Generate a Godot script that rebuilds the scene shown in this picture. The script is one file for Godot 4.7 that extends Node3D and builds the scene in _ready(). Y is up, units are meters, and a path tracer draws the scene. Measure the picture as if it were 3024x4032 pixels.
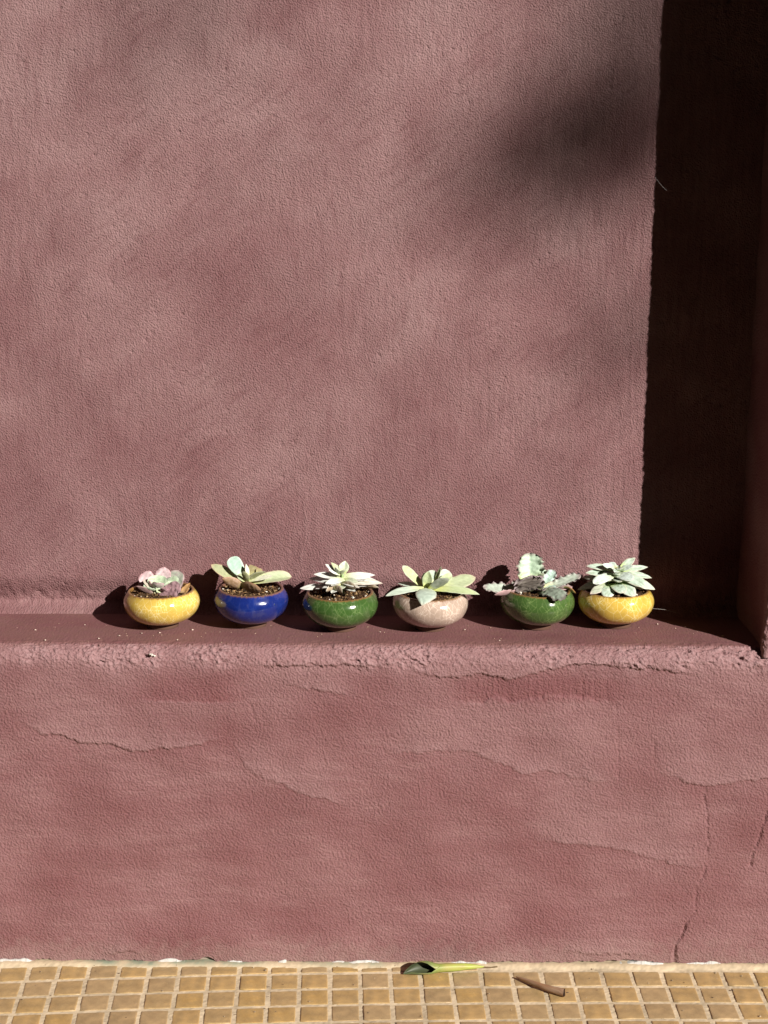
extends Node3D

const SHELF := 0.289          # height of the ledge above the tiles
const BACK := -0.10           # the wall behind the pots
const SUN := Vector3(0.597, 0.466, 0.653)   # towards the sun
var rng := RandomNumberGenerator.new()
var M := {}
var plants := []
var used := {}

# ------------------------------------------------------------------ helpers
func numbered(called: String) -> String:
	if not used.has(called):
		used[called] = 0
		return called
	used[called] += 1
	return "%s_%03d" % [called, used[called]]

func tag(o: Node, label := "", category := "", group := "", kind := "") -> Node:
	if label: o.set_meta("label", label)
	if category: o.set_meta("category", category)
	if group: o.set_meta("group", group)
	if kind: o.set_meta("kind", kind)
	return o

func base(called: String, at := Vector3.ZERO, turn := 0.0) -> Node3D:
	var o := Node3D.new()
	o.name = numbered(called)
	add_child(o)
	o.position = at
	o.rotation.y = turn
	return o

func put(called: String, mesh: Mesh, mat: Material, parent: Node = null) -> MeshInstance3D:
	var o := MeshInstance3D.new()
	o.mesh = mesh
	o.material_override = mat
	if parent == null:
		o.name = numbered(called)
		add_child(o)
	else:
		o.name = called
		parent.add_child(o, true)
	return o

func noise(wavelength: float, seed_: int, octaves := 1, kind := FastNoiseLite.TYPE_SIMPLEX_SMOOTH) -> FastNoiseLite:
	var n := FastNoiseLite.new()
	n.noise_type = kind
	n.frequency = 1.0 / wavelength
	n.seed = seed_
	n.fractal_type = FastNoiseLite.FRACTAL_FBM if octaves > 1 else FastNoiseLite.FRACTAL_NONE
	n.fractal_octaves = octaves
	return n

# rows x columns of points -> smooth mesh; the outside is d(row) x d(column)
func grid_mesh(v: PackedVector3Array, ni: int, nj: int, wrap := false, col := PackedColorArray(), uv := PackedVector2Array()) -> ArrayMesh:
	var idx := PackedInt32Array()
	var last := nj if wrap else nj - 1
	idx.resize((ni - 1) * last * 6)
	var nrm := PackedVector3Array()
	nrm.resize(v.size())
	var w := 0
	for i in ni - 1:
		for j in last:
			var a := i * nj + j
			var b := i * nj + (j + 1) % nj
			var c := a + nj
			var d := b + nj
			idx[w] = a; idx[w + 1] = b; idx[w + 2] = c
			idx[w + 3] = b; idx[w + 4] = d; idx[w + 5] = c
			w += 6
			var n := (v[d] - v[a]).cross(v[b] - v[c])
			nrm[a] += n; nrm[b] += n; nrm[c] += n; nrm[d] += n
	for k in nrm.size():
		nrm[k] = nrm[k].normalized()
	var arr := []
	arr.resize(Mesh.ARRAY_MAX)
	arr[Mesh.ARRAY_VERTEX] = v
	arr[Mesh.ARRAY_NORMAL] = nrm
	arr[Mesh.ARRAY_INDEX] = idx
	if col.size(): arr[Mesh.ARRAY_COLOR] = col
	if uv.size(): arr[Mesh.ARRAY_TEX_UV] = uv
	var m := ArrayMesh.new()
	m.add_surface_from_arrays(Mesh.PRIMITIVE_TRIANGLES, arr)
	return m

# loose triangles with one colour per corner, flat or smooth
class Soup:
	var v := PackedVector3Array()
	var n := PackedVector3Array()
	var c := PackedColorArray()
	var flip := false
	func tri(a: Vector3, b: Vector3, d: Vector3, k: Color) -> void:
		var m := (d - a).cross(b - a).normalized()
		v.append(a); v.append(b); v.append(d)
		for i in 3:
			n.append(m); c.append(k)
	func quad(a: Vector3, b: Vector3, d: Vector3, e: Vector3, k: Color) -> void:
		tri(a, b, d, k); tri(a, d, e, k)
	func box(lo: Vector3, hi: Vector3, k: Color) -> void:
		var p := []
		for i in 8:
			p.append(Vector3(hi.x if i & 1 else lo.x, hi.y if i & 2 else lo.y, hi.z if i & 4 else lo.z))
		quad(p[4], p[6], p[7], p[5], k); quad(p[1], p[3], p[2], p[0], k)
		quad(p[5], p[7], p[3], p[1], k); quad(p[0], p[2], p[6], p[4], k)
		quad(p[6], p[2], p[3], p[7], k); quad(p[0], p[4], p[5], p[1], k)
	func lump(at: Vector3, r: Vector3, turn: Basis, g: RandomNumberGenerator, k: Color) -> void:
		var p := []
		for d in [Vector3.RIGHT, Vector3.UP, Vector3.BACK, Vector3.LEFT, Vector3.DOWN, Vector3.FORWARD]:
			p.append(at + turn * (d * r * g.randf_range(0.7, 1.25)))
		for f in [[0, 1, 2], [1, 3, 2], [3, 4, 2], [4, 0, 2], [1, 0, 5], [3, 1, 5], [4, 3, 5], [0, 4, 5]]:
			tri(p[f[0]], p[f[2]], p[f[1]], k)
			var m: Vector3 = ((p[f[0]] + p[f[1]] + p[f[2]]) / 3.0 - at).normalized()
			for q in 3:
				n[n.size() - 1 - q] = m
	func mesh() -> ArrayMesh:
		var arr := []
		arr.resize(Mesh.ARRAY_MAX)
		arr[Mesh.ARRAY_VERTEX] = v
		arr[Mesh.ARRAY_NORMAL] = n
		arr[Mesh.ARRAY_COLOR] = c
		var m := ArrayMesh.new()
		m.add_surface_from_arrays(Mesh.PRIMITIVE_TRIANGLES, arr)
		return m

func line_at(x: float, pts: Array) -> float:          # y of a polyline at x; NAN outside it
	for k in pts.size() - 1:
		if x >= pts[k].x and x <= pts[k + 1].x:
			return lerpf(pts[k].y, pts[k + 1].y, (x - pts[k].x) / maxf(pts[k + 1].x - pts[k].x, 1e-6))
	return NAN

func spread(from: float, to: float, step: float, far_from: float, far_to: float) -> PackedFloat32Array:
	var out := PackedFloat32Array()        # fine between from and to, coarser beyond
	var lo := PackedFloat32Array()
	var s := step
	var x := from
	while x > far_from:
		s *= 1.5
		x = maxf(x - s, far_from)
		lo.append(x)
	lo.reverse()
	out.append_array(lo)
	var n := int(ceil((to - from) / step))
	for k in n + 1:
		out.append(from + (to - from) * k / n)
	s = step
	x = to
	while x < far_to:
		s *= 1.5
		x = minf(x + s, far_to)
		out.append(x)
	return out

func lit_material(rough: float, spec := 0.5) -> StandardMaterial3D:
	var m := StandardMaterial3D.new()
	m.vertex_color_use_as_albedo = true
	m.roughness = rough
	m.metallic_specular = spec
	return m

# ------------------------------------------------------------------ materials
func make_materials() -> void:
	var g := noise(6.8, 11, 3)
	g.domain_warp_enabled = true
	g.domain_warp_amplitude = 9.0
	g.domain_warp_frequency = 0.05
	g.fractal_gain = 0.5
	var grain := g.get_image(2048, 2048)
	var wall := lit_material(0.78, 0.42)
	wall.heightmap_enabled = true
	wall.heightmap_texture = ImageTexture.create_from_image(grain)
	wall.heightmap_scale = GRAIN
	M.wall = wall
	var fg := noise(5.0, 17, 2)
	fg.domain_warp_enabled = true
	fg.domain_warp_amplitude = 5.0
	fg.domain_warp_frequency = 0.08
	var fine_wall := wall.duplicate()
	fine_wall.heightmap_texture = ImageTexture.create_from_image(fg.get_image(2048, 2048))
	fine_wall.heightmap_scale = GRAIN * 1.0
	M.wall_fine = fine_wall
	var smooth_wall := wall.duplicate()
	smooth_wall.heightmap_scale = GRAIN * 0.35
	M.wall_smooth = smooth_wall
	M.vertex = lit_material(0.9, 0.3)
	M.soil = lit_material(0.95, 0.25)
	M.leaf = lit_material(0.5, 0.45)
	M.leaf.backlight_enabled = true
	M.leaf.backlight = Color(0.22, 0.24, 0.16)
	M.tree_leaf = lit_material(0.6, 0.4)
	M.grout = lit_material(0.95, 0.25)
	M.foot = lit_material(0.85, 0.3)
	var tg := noise(26.0, 5, 4).get_image(512, 512)
	for k in 6:                                         # tile glazes: mottled ochre, a few tones
		var tones: Array = [[0.42, 0.28, 0.118], [0.44, 0.285, 0.105], [0.41, 0.28, 0.130], [0.38, 0.265, 0.135], [0.435, 0.287, 0.12], [0.40, 0.28, 0.145]]
		var im := Image.create(64, 64, false, Image.FORMAT_RGB8)
		var a := noise(40.0, 60 + k, 4)
		var b := noise(5.0, 90 + k, 2)
		var t: Array = tones[k]
		for y in 64:
			for x in 64:
				var q := 1.0 + 0.34 * a.get_noise_2d(x, y) + 0.10 * b.get_noise_2d(x, y)
				var grey := clampf(0.5 + 1.2 * a.get_noise_2d(x + 300, y), 0, 1) * 0.35
				var c := Color(t[0] * q, t[1] * q, t[2] * q).lerp(Color(0.27, 0.2, 0.11), grey)
				if b.get_noise_2d(x * 2.1 + 70, y * 2.1) > 0.72: c = Color(0.55, 0.45, 0.28)
				im.set_pixel(x, y, c.linear_to_srgb())
		var m := StandardMaterial3D.new()
		m.albedo_texture = ImageTexture.create_from_image(im)
		m.roughness = 0.42
		m.metallic_specular = 0.5
		m.heightmap_enabled = true
		m.heightmap_texture = ImageTexture.create_from_image(tg)
		m.heightmap_scale = 0.012
		M["tile%d" % k] = m
	var cell := FastNoiseLite.new()                    # crackle of the glazes
	cell.noise_type = FastNoiseLite.TYPE_CELLULAR
	cell.cellular_distance_function = FastNoiseLite.DISTANCE_EUCLIDEAN
	cell.cellular_return_type = FastNoiseLite.RETURN_DISTANCE2_SUB
	cell.cellular_jitter = 1.0
	cell.fractal_type = FastNoiseLite.FRACTAL_NONE
	cell.domain_warp_enabled = true
	cell.domain_warp_amplitude = 10.0
	cell.domain_warp_frequency = 0.02
	# colour, line colour, strength of the lines, size of the cells
	glaze("yellow", Color(0.61, 0.420, 0.085), Color(0.86, 0.73, 0.38), 0.9, 26.0, cell, 3)
	glaze("blue", Color(0.009, 0.021, 0.15), Color(0.03, 0.06, 0.25), 0.25, 50.0, cell, 8)
	glaze("green", Color(0.045, 0.098, 0.022), Color(0.20, 0.28, 0.11), 0.5, 30.0, cell, 14)
	glaze("pink", Color(0.43, 0.325, 0.26), Color(0.74, 0.62, 0.52), 1.0, 24.0, cell, 21)
	glaze("green_pale", Color(0.055, 0.108, 0.026), Color(0.24, 0.33, 0.12), 0.6, 25.0, cell, 31)
	glaze("yellow_pale", Color(0.62, 0.415, 0.075), Color(0.86, 0.73, 0.36), 0.9, 30.0, cell, 43)

func glaze(called: String, body: Color, line: Color, strength: float, size: float, cell: FastNoiseLite, seed_: int) -> void:
	var w := 1024
	var h := 256
	cell.seed = seed_
	cell.frequency = 1.0 / size
	var big := cell.get_seamless_image(w, h)
	cell.frequency = 2.1 / size
	cell.seed = seed_ + 100
	var small := cell.get_seamless_image(w, h)
	var cloud := noise(120.0, seed_, 3)
	var fine := noise(9.0, seed_ + 5, 2)
	var bb := big.get_data()
	var sb := small.get_data()
	var out := PackedByteArray()
	out.resize(w * h * 3)
	var hm := PackedByteArray()
	hm.resize(w * h)
	var brown := Color(0.20, 0.095, 0.035)
	for y in h:
		var v := float(y) / h
		for x in w:
			var k := y * w + x
			var cl := cloud.get_noise_2d(x, y * 1.5)
			var e := 1.0 - smoothstep(0.018, 0.065, bb[k] / 255.0)
			var e2 := (1.0 - smoothstep(0.03, 0.11, sb[k] / 255.0)) * smoothstep(-0.1, 0.2, cl) * 0.75
			var l := maxf(e, e2)
			var c := body * (1.0 + 0.22 * cl + 0.08 * fine.get_noise_2d(x, y))
			c = c.lerp(line, l * strength * clampf(0.75 + 0.8 * cl + 0.2 * fine.get_noise_2d(x * 0.3, y * 0.3), 0.15, 1.0))
			# thin glaze lets the clay show at the lip and low on the body
			var rim := smoothstep(0.492, 0.516, v + 0.010 * fine.get_noise_2d(x * 0.6, 40))
			var low := (1.0 - smoothstep(0.03, 0.09, v + 0.02 * cl))
			# dust, lime specks and a dull tide mark low on the body
			var speck := smoothstep(0.62, 0.80, fine.get_noise_2d(x * 1.7 + 400.0, y * 1.7))
			c = c.lerp(Color(0.55, 0.5, 0.42), 0.14 * speck + 0.03 * smoothstep(0.1, 0.5, cloud.get_noise_2d(x * 2.5 + 900.0, y * 2.5)))
			c = c.lerp(brown, clampf(rim * 0.85 + low * 0.35, 0, 1))
			c = c.linear_to_srgb()
			out[k * 3] = clampi(int(c.r * 255), 0, 255)
			out[k * 3 + 1] = clampi(int(c.g * 255), 0, 255)
			out[k * 3 + 2] = clampi(int(c.b * 255), 0, 255)
			hm[k] = clampi(int(128 + 70 * l + 30 * cl), 0, 255)
	var m := StandardMaterial3D.new()
	m.albedo_texture = ImageTexture.create_from_image(Image.create_from_data(w, h, false, Image.FORMAT_RGB8, out))
	m.heightmap_enabled = true
	m.heightmap_texture = ImageTexture.create_from_image(Image.create_from_data(w, h, false, Image.FORMAT_L8, hm))
	m.heightmap_scale = 0.008
	var rg := noise(40.0, seed_ + 9, 4).get_image(512, 128)
	rg.adjust_bcs(0.55, 0.5, 1.0)
	m.roughness_texture = ImageTexture.create_from_image(rg)
	m.roughness_texture_channel = BaseMaterial3D.TEXTURE_CHANNEL_RED
	m.roughness = 0.4
	m.metallic_specular = 0.5
	m.clearcoat_enabled = true
	m.clearcoat = 0.6
	m.clearcoat_roughness = 0.05
	M[called] = m

# ------------------------------------------------------------------ walls
const SMOOTH_PAINT := Color(0.166, 0.064, 0.067)
const ROUGH_PAINT := Color(0.212, 0.110, 0.112)
const PALE_SMOOTH := Color(0.180, 0.083, 0.087)
const PALE_ROUGH := Color(0.226, 0.130, 0.131)
const WORN_PAINT := Color(0.32, 0.195, 0.20)

func back_wall() -> void:
	var xs := spread(-0.37, 0.335, 0.00125, -1.8, 1.6)
	var ys := spread(SHELF - 0.012, 0.83, 0.00125, SHELF - 0.0125, 2.42)
	var nx := xs.size()
	var ny := ys.size()
	var streak := noise(0.045, 1, 4)
	var streak2 := noise(0.11, 2, 3)
	var wide := noise(0.16, 3, 3)
	var bumps := noise(0.0036, 4, 2)
	var coarse := noise(0.012, 5, 2)
	var wave := noise(0.09, 6, 2)
	var pit := noise(0.0052, 7, 1)
	var comb := noise(0.0035, 8, 2)
	var scuff := noise(0.0065, 9, 3)
	var v := PackedVector3Array(); v.resize(nx * ny)
	var uv := PackedVector2Array(); uv.resize(nx * ny)
	var col := PackedColorArray(); col.resize(nx * ny)
	var k := 0
	for x in xs:
		for y in ys:
			var up := y - SHELF
			# trowel marks run up to the right; beside the pillar the brush went straight up
			var a := x * 0.60 - y * 0.80
			var b := x * 0.80 + y * 0.60
			var st := streak.get_noise_2d(a + 0.02 * wave.get_noise_2d(x, y), b * 0.42)
			var st2 := streak2.get_noise_2d(a * 1.2, b * 0.6)
			var wd := wide.get_noise_2d(x, y)
			var brush := comb.get_noise_2d(x, y * 0.055)
			var strokes := smoothstep(0.04, 0.20, x + 0.2 * wd + 0.05 * (y - 0.6))
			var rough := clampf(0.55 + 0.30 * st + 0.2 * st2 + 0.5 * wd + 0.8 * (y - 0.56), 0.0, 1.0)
			var g := bumps.get_noise_2d(x, y)
			var h := 0.00012 * g * (0.25 + rough) + 0.00014 * coarse.get_noise_2d(x, y) + 0.0010 * wave.get_noise_2d(x, y) + 0.0004 * st2
			h += 0.00018 * brush * (0.25 + strokes)
			var pt := pit.get_noise_2d(x * 1.0, y)
			var hole := smoothstep(0.72, 0.86, pt) * smoothstep(-0.1, 0.35, wd + st)
			h -= 0.0009 * hole
			# the plaster is hollow just above the ledge and flares out into it
			var cove := 0.0
			if up < 0.06:
				var e := 0.006 * streak2.get_noise_2d(x * 2.0, 7.7)
				cove = -0.0085 * (1.0 - smoothstep(0.008, 0.036 + e, up)) + 0.0150 * pow(1.0 - smoothstep(-0.002, 0.0125 + 0.4 * e, up), 1.6)
				h += cove * (0.95 + 0.15 * coarse.get_noise_2d(x * 1.3, y))
			v[k] = Vector3(x, y, BACK + h)
			uv[k] = Vector2(x / 0.75 + 0.5, y / 0.75)
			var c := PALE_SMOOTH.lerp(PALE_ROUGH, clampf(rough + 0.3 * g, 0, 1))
			c = c * (1.0 + 0.08 * wd + 0.10 * brush * (0.4 + strokes) + 0.05 * st)
			var paling := smoothstep(0.0, 0.9, st2 * 0.25 + 0.2 * st + 0.5 * wd + 1.5 * (y - 0.58))  # paler, greyer patches, stronger towards the top
			c = c.lerp(Color(0.270, 0.172, 0.172), 0.38 * paling)
			# pale scuffs of the float: upright on the left, slanting elsewhere
			var way := smoothstep(-0.15, 0.15, wide.get_noise_2d(x * 0.8 + 3.0, y * 0.8))
			var sc := lerpf(scuff.get_noise_2d(x, y * 0.14), scuff.get_noise_2d(a, b * 0.17), way)
			var patch := smoothstep(-0.05, 0.4, streak2.get_noise_2d(x * 1.7 + 5.0, y * 0.9))
			c = c.lerp(Color(0.31, 0.185, 0.185), 0.20 * patch * smoothstep(0.0, 0.6, sc))
			c = c.lerp(Color(0.125, 0.05, 0.054), 0.35 * (1.0 - patch) * smoothstep(0.05, 0.6, -sc))
			v[k].z += 0.00022 * sc * (0.3 + patch)
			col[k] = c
			k += 1
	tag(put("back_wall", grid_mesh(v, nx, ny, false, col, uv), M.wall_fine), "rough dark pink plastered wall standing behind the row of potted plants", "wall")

# faint edges of old plaster coats on the face of the ledge: each is raised above the line and dies away
func coat_edges() -> Array:
	var V := func(a: String) -> Array:
		var out := []
		for p in a.split(" "):
			var q := p.split(",")
			out.append(Vector2(float(q[0]), float(q[1])))
		return out
	return [
		[V.call("-0.308,0.225 -0.287,0.212 -0.269,0.211 -0.257,0.204 -0.231,0.204 -0.215,0.197 -0.188,0.199 -0.158,0.202 -0.132,0.210"), 0.0011, 0.030],
		[V.call("-0.132,0.210 -0.121,0.195 -0.118,0.184 -0.104,0.174 -0.090,0.170 -0.071,0.159 -0.047,0.154 -0.025,0.144"), 0.0006, 0.025],
		[V.call("-0.218,0.242 -0.157,0.241 -0.112,0.240"), -0.0006, 0.020],
		[V.call("-0.089,0.273 -0.086,0.261 -0.075,0.255 -0.064,0.253 -0.046,0.250 -0.019,0.245"), 0.0008, 0.018],
		[V.call("0.000,0.195 0.051,0.198 0.078,0.198 0.082,0.194 0.106,0.185 0.118,0.177 0.137,0.181 0.177,0.172 0.199,0.170"), 0.0006, 0.030],
		[V.call("0.056,0.242 0.082,0.240 0.097,0.247 0.107,0.241 0.136,0.247 0.169,0.246 0.175,0.244 0.195,0.242"), -0.0010, 0.022],
		[V.call("0.019,0.269 0.058,0.263 0.083,0.267 0.108,0.262 0.128,0.268 0.160,0.276 0.193,0.274 0.250,0.269 0.269,0.265"), 0.0013, 0.012],
		[V.call("0.230,0.183 0.244,0.177 0.256,0.172 0.274,0.167 0.295,0.170 0.322,0.175 0.35,0.18"), 0.0009, 0.026],
		[V.call("0.127,0.124 0.132,0.117 0.147,0.116 0.187,0.112 0.215,0.106 0.239,0.098 0.277,0.092"), 0.0006, 0.030],
		[V.call("-0.112,0.273 -0.090,0.273 -0.050,0.274 0.000,0.273"), 0.0015, 0.010],
		[V.call("-0.251,0.002 -0.246,0.005 -0.228,0.009 -0.212,0.008 -0.205,0.003"), 0.0018, 0.012],
		[V.call("0.150,0.012 0.185,0.008 0.215,0.006 0.240,0.005"), 0.0008, 0.012],
	]

func cracks() -> Array:                     # x along the height, with a half width
	var V := func(a: String) -> Array:
		var out := []
		for p in a.split(" "):
			var q := p.split(",")
			out.append(Vector2(float(q[1]), float(q[0])))
		return out
	return [
		[V.call("0.255,-0.01 0.255,0.016 0.261,0.027 0.263,0.039"), 0.0008, 0.0017],
		[V.call("0.263,0.039 0.271,0.051 0.271,0.076 0.276,0.083 0.277,0.092 0.279,0.116 0.277,0.141 0.273,0.158 0.274,0.167"), 0.0005, 0.0010],
		[V.call("0.316,0.094 0.319,0.109 0.324,0.128 0.328,0.145"), 0.0007, 0.0015],
		[V.call("0.200,0.171 0.199,0.200 0.197,0.221 0.195,0.242"), 0.0004, 0.0004],
		[V.call("0.231,0.183 0.229,0.208"), 0.0004, 0.0005],
		[V.call("-0.108,0.224 -0.112,0.240"), 0.0005, 0.0006],
	]

func ledge() -> void:
	var xs := spread(-0.37, 0.37, 0.0011, -1.8, 1.6)
	var prof := []                          # s -> (y, z, ny, nz, part)
	var R := 0.0135
	var top := SHELF - R
	var n := 252
	for k in n: prof.append([top * k / n, 0.0, 0.0, 1.0])
	n = 34
	for k in n:
		var t := 0.5 * PI * k / n
		prof.append([top + R * sin(t), -R + R * cos(t), sin(t), cos(t)])
	var back := spread(0.0, 0.094, 0.0015, 0.0, 0.0945)
	for d in back: prof.append([SHELF, -R - d, 1.0, 0.0])
	var nx := xs.size()
	var np := prof.size()
	var wide := noise(0.11, 21, 3)
	var wave := noise(0.075, 22, 2)
	var bumps := noise(0.0034, 23, 2)
	var coarse := noise(0.013, 24, 2)
	var chip := noise(0.0075, 25, 3)
	var warp := noise(0.010, 26, 3)
	var brush := noise(0.0034, 27, 2)
	var bott := noise(0.03, 28, 3)
	var streak := noise(0.05, 29, 3)
	var fleck := noise(0.0032, 30, 2)
	var dent := noise(0.022, 32, 2)
	var scuff := noise(0.0070, 33, 3)
	var edges := coat_edges()
	var lines := cracks()
	var v := PackedVector3Array(); v.resize(nx * np)
	var uv := PackedVector2Array(); uv.resize(nx * np)
	var col := PackedColorArray(); col.resize(nx * np)
	var k := 0
	for x in xs:
		var here := []
		for e in edges:
			var pts: Array = e[0]
			var yy := line_at(x, pts)
			if not is_nan(yy):
				var fade: float = minf(1.0, minf(x - pts[0].x, pts[-1].x - x) / 0.028)
				here.append([yy, e[1] * fade, e[2], fade])
		var foot := maxf(0.0022 + 0.0022 * bott.get_noise_2d(x, 0) + 0.0012 * warp.get_noise_2d(x * 2.0, 3.0), 0.0007)
		foot += 0.004 * exp(-pow((x + 0.152) / 0.006, 2)) + 0.003 * exp(-pow((x - 0.205) / 0.03, 2))
		for j in np:
			var p: Array = prof[j]
			var y: float = p[0]
			var z: float = p[1]
			var ny: float = p[2]
			var nz: float = p[3]
			var s := y - (z + 0.0)                 # running length, near enough, as the second coordinate
			if y < 0.04: y = foot + y * (1.0 - foot / 0.04)
			var wd := wide.get_noise_2d(x, s)
			var g := bumps.get_noise_2d(x, s)
			var co := coarse.get_noise_2d(x, s)
			var stk := streak.get_noise_2d(x * 0.35 + s * 0.1, s)
			var wp := warp.get_noise_2d(x, s)
			var on_top := smoothstep(0.75, 1.0, ny)
			var at_edge := smoothstep(0.05, 0.5, ny) * (1.0 - smoothstep(0.80, 1.0, ny)) 
			var near_edge := smoothstep(SHELF - 0.055, SHELF - 0.012, y) * (1.0 - on_top)
			var rough := clampf(0.50 + 0.28 * wd + 0.40 * stk + 0.30 * near_edge, 0.0, 1.0)
			var h := 0.0011 * wave.get_noise_2d(x, s) * (1.0 - 0.5 * on_top)
			h += (0.00024 * g * (0.3 + rough) + 0.00018 * co) * (1.0 - 0.88 * on_top)
			var lip := 0.0
			if ny < 0.4:
				var yw := s + 0.0022 * wp
				for e in here:
					var d: float = yw - e[0]
					if d > 0.0:
						h += 1.1 * e[1] * exp(-d / (1.5 * e[2]))
						lip = maxf(lip, e[3] * signf(e[1]) * exp(-d / 0.007))
						rough = clampf(rough + 0.6 * e[3] * signf(e[1]) * exp(-d / (1.5 * e[2])), 0.0, 1.0)
				# brushed hollow under the worn edge, right of the middle
				var comb := smoothstep(0.045, 0.075, x) * (1.0 - smoothstep(0.19, 0.215, x)) * smoothstep(0.240, 0.246, yw) * (1.0 - smoothstep(0.258, 0.266, yw))
				h += 0.0004 * comb * brush.get_noise_2d(x, s * 0.05)
				rough *= 1.0 - 0.7 * comb
				var deep := 0.0
				for l in lines:
					var xc := line_at(s, l[0])
					if not is_nan(xc):
						var off: float = absf(x + 0.0014 * wp - xc) / (0.45 + 0.9 * smoothstep(-0.4, 0.4, dent.get_noise_2d(s * 1.4, l[1] * 9e4)))
						deep = maxf(deep, l[2] * (1.0 - smoothstep(l[1] * 0.5, l[1] * 1.7, off)))
				h -= deep
			# the crumbling arris
			var ch := chip.get_noise_2d(x, s * 1.3)
			var worn := smoothstep(SHELF - 0.024, SHELF - 0.009, y + 0.006 * dent.get_noise_2d(x * 0.7, 60.0)) * (1.0 - smoothstep(0.93, 1.0, ny)) * (0.45 + 0.55 * smoothstep(-0.25, 0.3, wide.get_noise_2d(x * 1.6, 40.0) + 0.5 * dent.get_noise_2d(x * 0.5, 50.0)))
			h += worn * (0.0007 * ch + 0.0009 * g + 0.0007 * brush.get_noise_2d(x + 0.004 * wp, s * 0.45) + 0.0012 * dent.get_noise_2d(x, s) + 0.0006 * warp.get_noise_2d(x * 2.2, s * 0.9))
			var line := SHELF + R - 0.0095 + 0.004 * dent.get_noise_2d(x * 0.6, 3.0)
			h -= 0.0017 * worn * (1.0 - smoothstep(0.0004, 0.0016, absf(s - line - 0.0012 * wp))) * smoothstep(0.05, 0.3, dent.get_noise_2d(x * 1.4, 8.0) + 0.6 * smoothstep(0.0, 0.3, x) - 0.25)
			h -= 0.0022 * worn * smoothstep(0.62, 0.78, dent.get_noise_2d(x * 1.3 + 4.0, s * 2.6) + 0.5 * warp.get_noise_2d(x * 1.4, s * 2.0))
			if ny > 0.99:
				h += 0.0007 * smoothstep(0.012, 0.0, -z - 0.0135) * ch
			v[k] = Vector3(x, y + h * ny, z + h * nz)
			uv[k] = Vector2(x / 0.75 + 0.13, (s - 0.68 * maxf(s - SHELF - 0.008, 0.0) + 0.31) / 0.75)
			var c := SMOOTH_PAINT.lerp(ROUGH_PAINT, clampf(rough + 0.25 * g, 0, 1) * (1.0 - 0.25 * on_top))
			c = c.lerp(WORN_PAINT, 0.30 * lip * clampf(0.6 + co + g, 0.0, 1.0))
			c = c * (1.0 + 0.06 * wd + 0.05 * stk)
			# the float went sideways here; splashes have greyed the foot
			var sc := scuff.get_noise_2d(x * 0.13, s)
			c = c.lerp(Color(0.29, 0.17, 0.165), (1.0 - on_top) * 0.18 * smoothstep(0.05, 0.6, sc) * smoothstep(-0.2, 0.3, wd + stk))
			c = c.lerp(Color(0.13, 0.052, 0.055), (1.0 - on_top) * 0.2 * smoothstep(0.1, 0.6, -sc))
			c = c.lerp(Color(0.24, 0.16, 0.145), 0.45 * (1.0 - on_top) * (1.0 - smoothstep(0.0, 0.030, y + 0.012 * co)))
			c = c.lerp(WORN_PAINT, worn * clampf(0.5 + 0.5 * ch + 0.3 * g, 0, 1))
			if on_top > 0.0:
				var f := fleck.get_noise_2d(x, s)
				c = c.lerp(Color(0.30, 0.17, 0.14), on_top * 0.5 * smoothstep(0.5, 0.8, f + 0.3 * co))
				c = c.lerp(Color(0.175, 0.088, 0.074), on_top * 0.45 * clampf(0.5 + co + stk, 0, 1))
			col[k] = c
			k += 1
	var t := base("plaster_ledge")
	tag(t, "long low maroon plaster ledge with crumbling front edge carrying the row of bowls", "ledge")
	# the trowelled top is a smoother coat than the face
	var cut := 0
	while prof[cut][2] < 0.995: cut += 1
	for part in [["plaster_coat", 0, cut + 1, M.wall], ["trowelled_top", cut, np, M.wall_smooth]]:
		var pv := PackedVector3Array()
		var pu := PackedVector2Array()
		var pc := PackedColorArray()
		for i in nx:
			var from := i * np
			pv.append_array(v.slice(from + part[1], from + part[2]))
			pu.append_array(uv.slice(from + part[1], from + part[2]))
			pc.append_array(col.slice(from + part[1], from + part[2]))
		put(part[0], grid_mesh(pv, nx, part[2] - part[1], false, pc, pu), part[3], t)
	var core := Soup.new()
	core.box(Vector3(-1.8, 0.0004, -0.0985), Vector3(1.6, 0.0125, -0.0035), Color(0.30, 0.25, 0.20))
	put("bare_render", core.mesh(), M.vertex, t)
	# old white paint that shows under the lower edge of the plaster
	for span in [[-0.345, -0.302], [-0.200, -0.170], [-0.138, -0.122], [-0.093, -0.083], [-0.049, -0.002], [0.056, 0.092], [0.204, 0.246], [0.262, 0.300]]:
		var st := Soup.new()
		var x0: float = span[0]
		var steps := int((span[1] - x0) / 0.0016)
		var last_h := 0.0
		for i in steps:
			var xa := x0 + i * 0.0016
			var t01 := float(i) / steps
			var hh := 0.0012 + 0.0030 * sqrt(sin(PI * clampf(t01, 0.02, 0.98))) * clampf(0.85 + 1.0 * warp.get_noise_2d(xa * 0.5, 9.0), 0.3, 1.2)
			var zz := 0.0006 + 0.0010 * absf(warp.get_noise_2d(xa, 20.0))
			if i == 0: last_h = hh
			var kk := 0.50 + 0.16 * warp.get_noise_2d(xa * 2.0, 33.0)
			var c2 := Color(kk, kk * 0.97, kk * 0.92)
			st.quad(Vector3(xa, 0.0012, zz + 0.0014), Vector3(xa, last_h, zz), Vector3(xa + 0.0016, hh, zz), Vector3(xa + 0.0016, 0.0012, zz + 0.0014), c2)
			st.quad(Vector3(xa, last_h, zz), Vector3(xa, last_h, -0.003), Vector3(xa + 0.0016, hh, -0.003), Vector3(xa + 0.0016, hh, zz), c2)
			last_h = hh
		put("white_paint_patch", st.mesh(), M.vertex, t)

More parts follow.
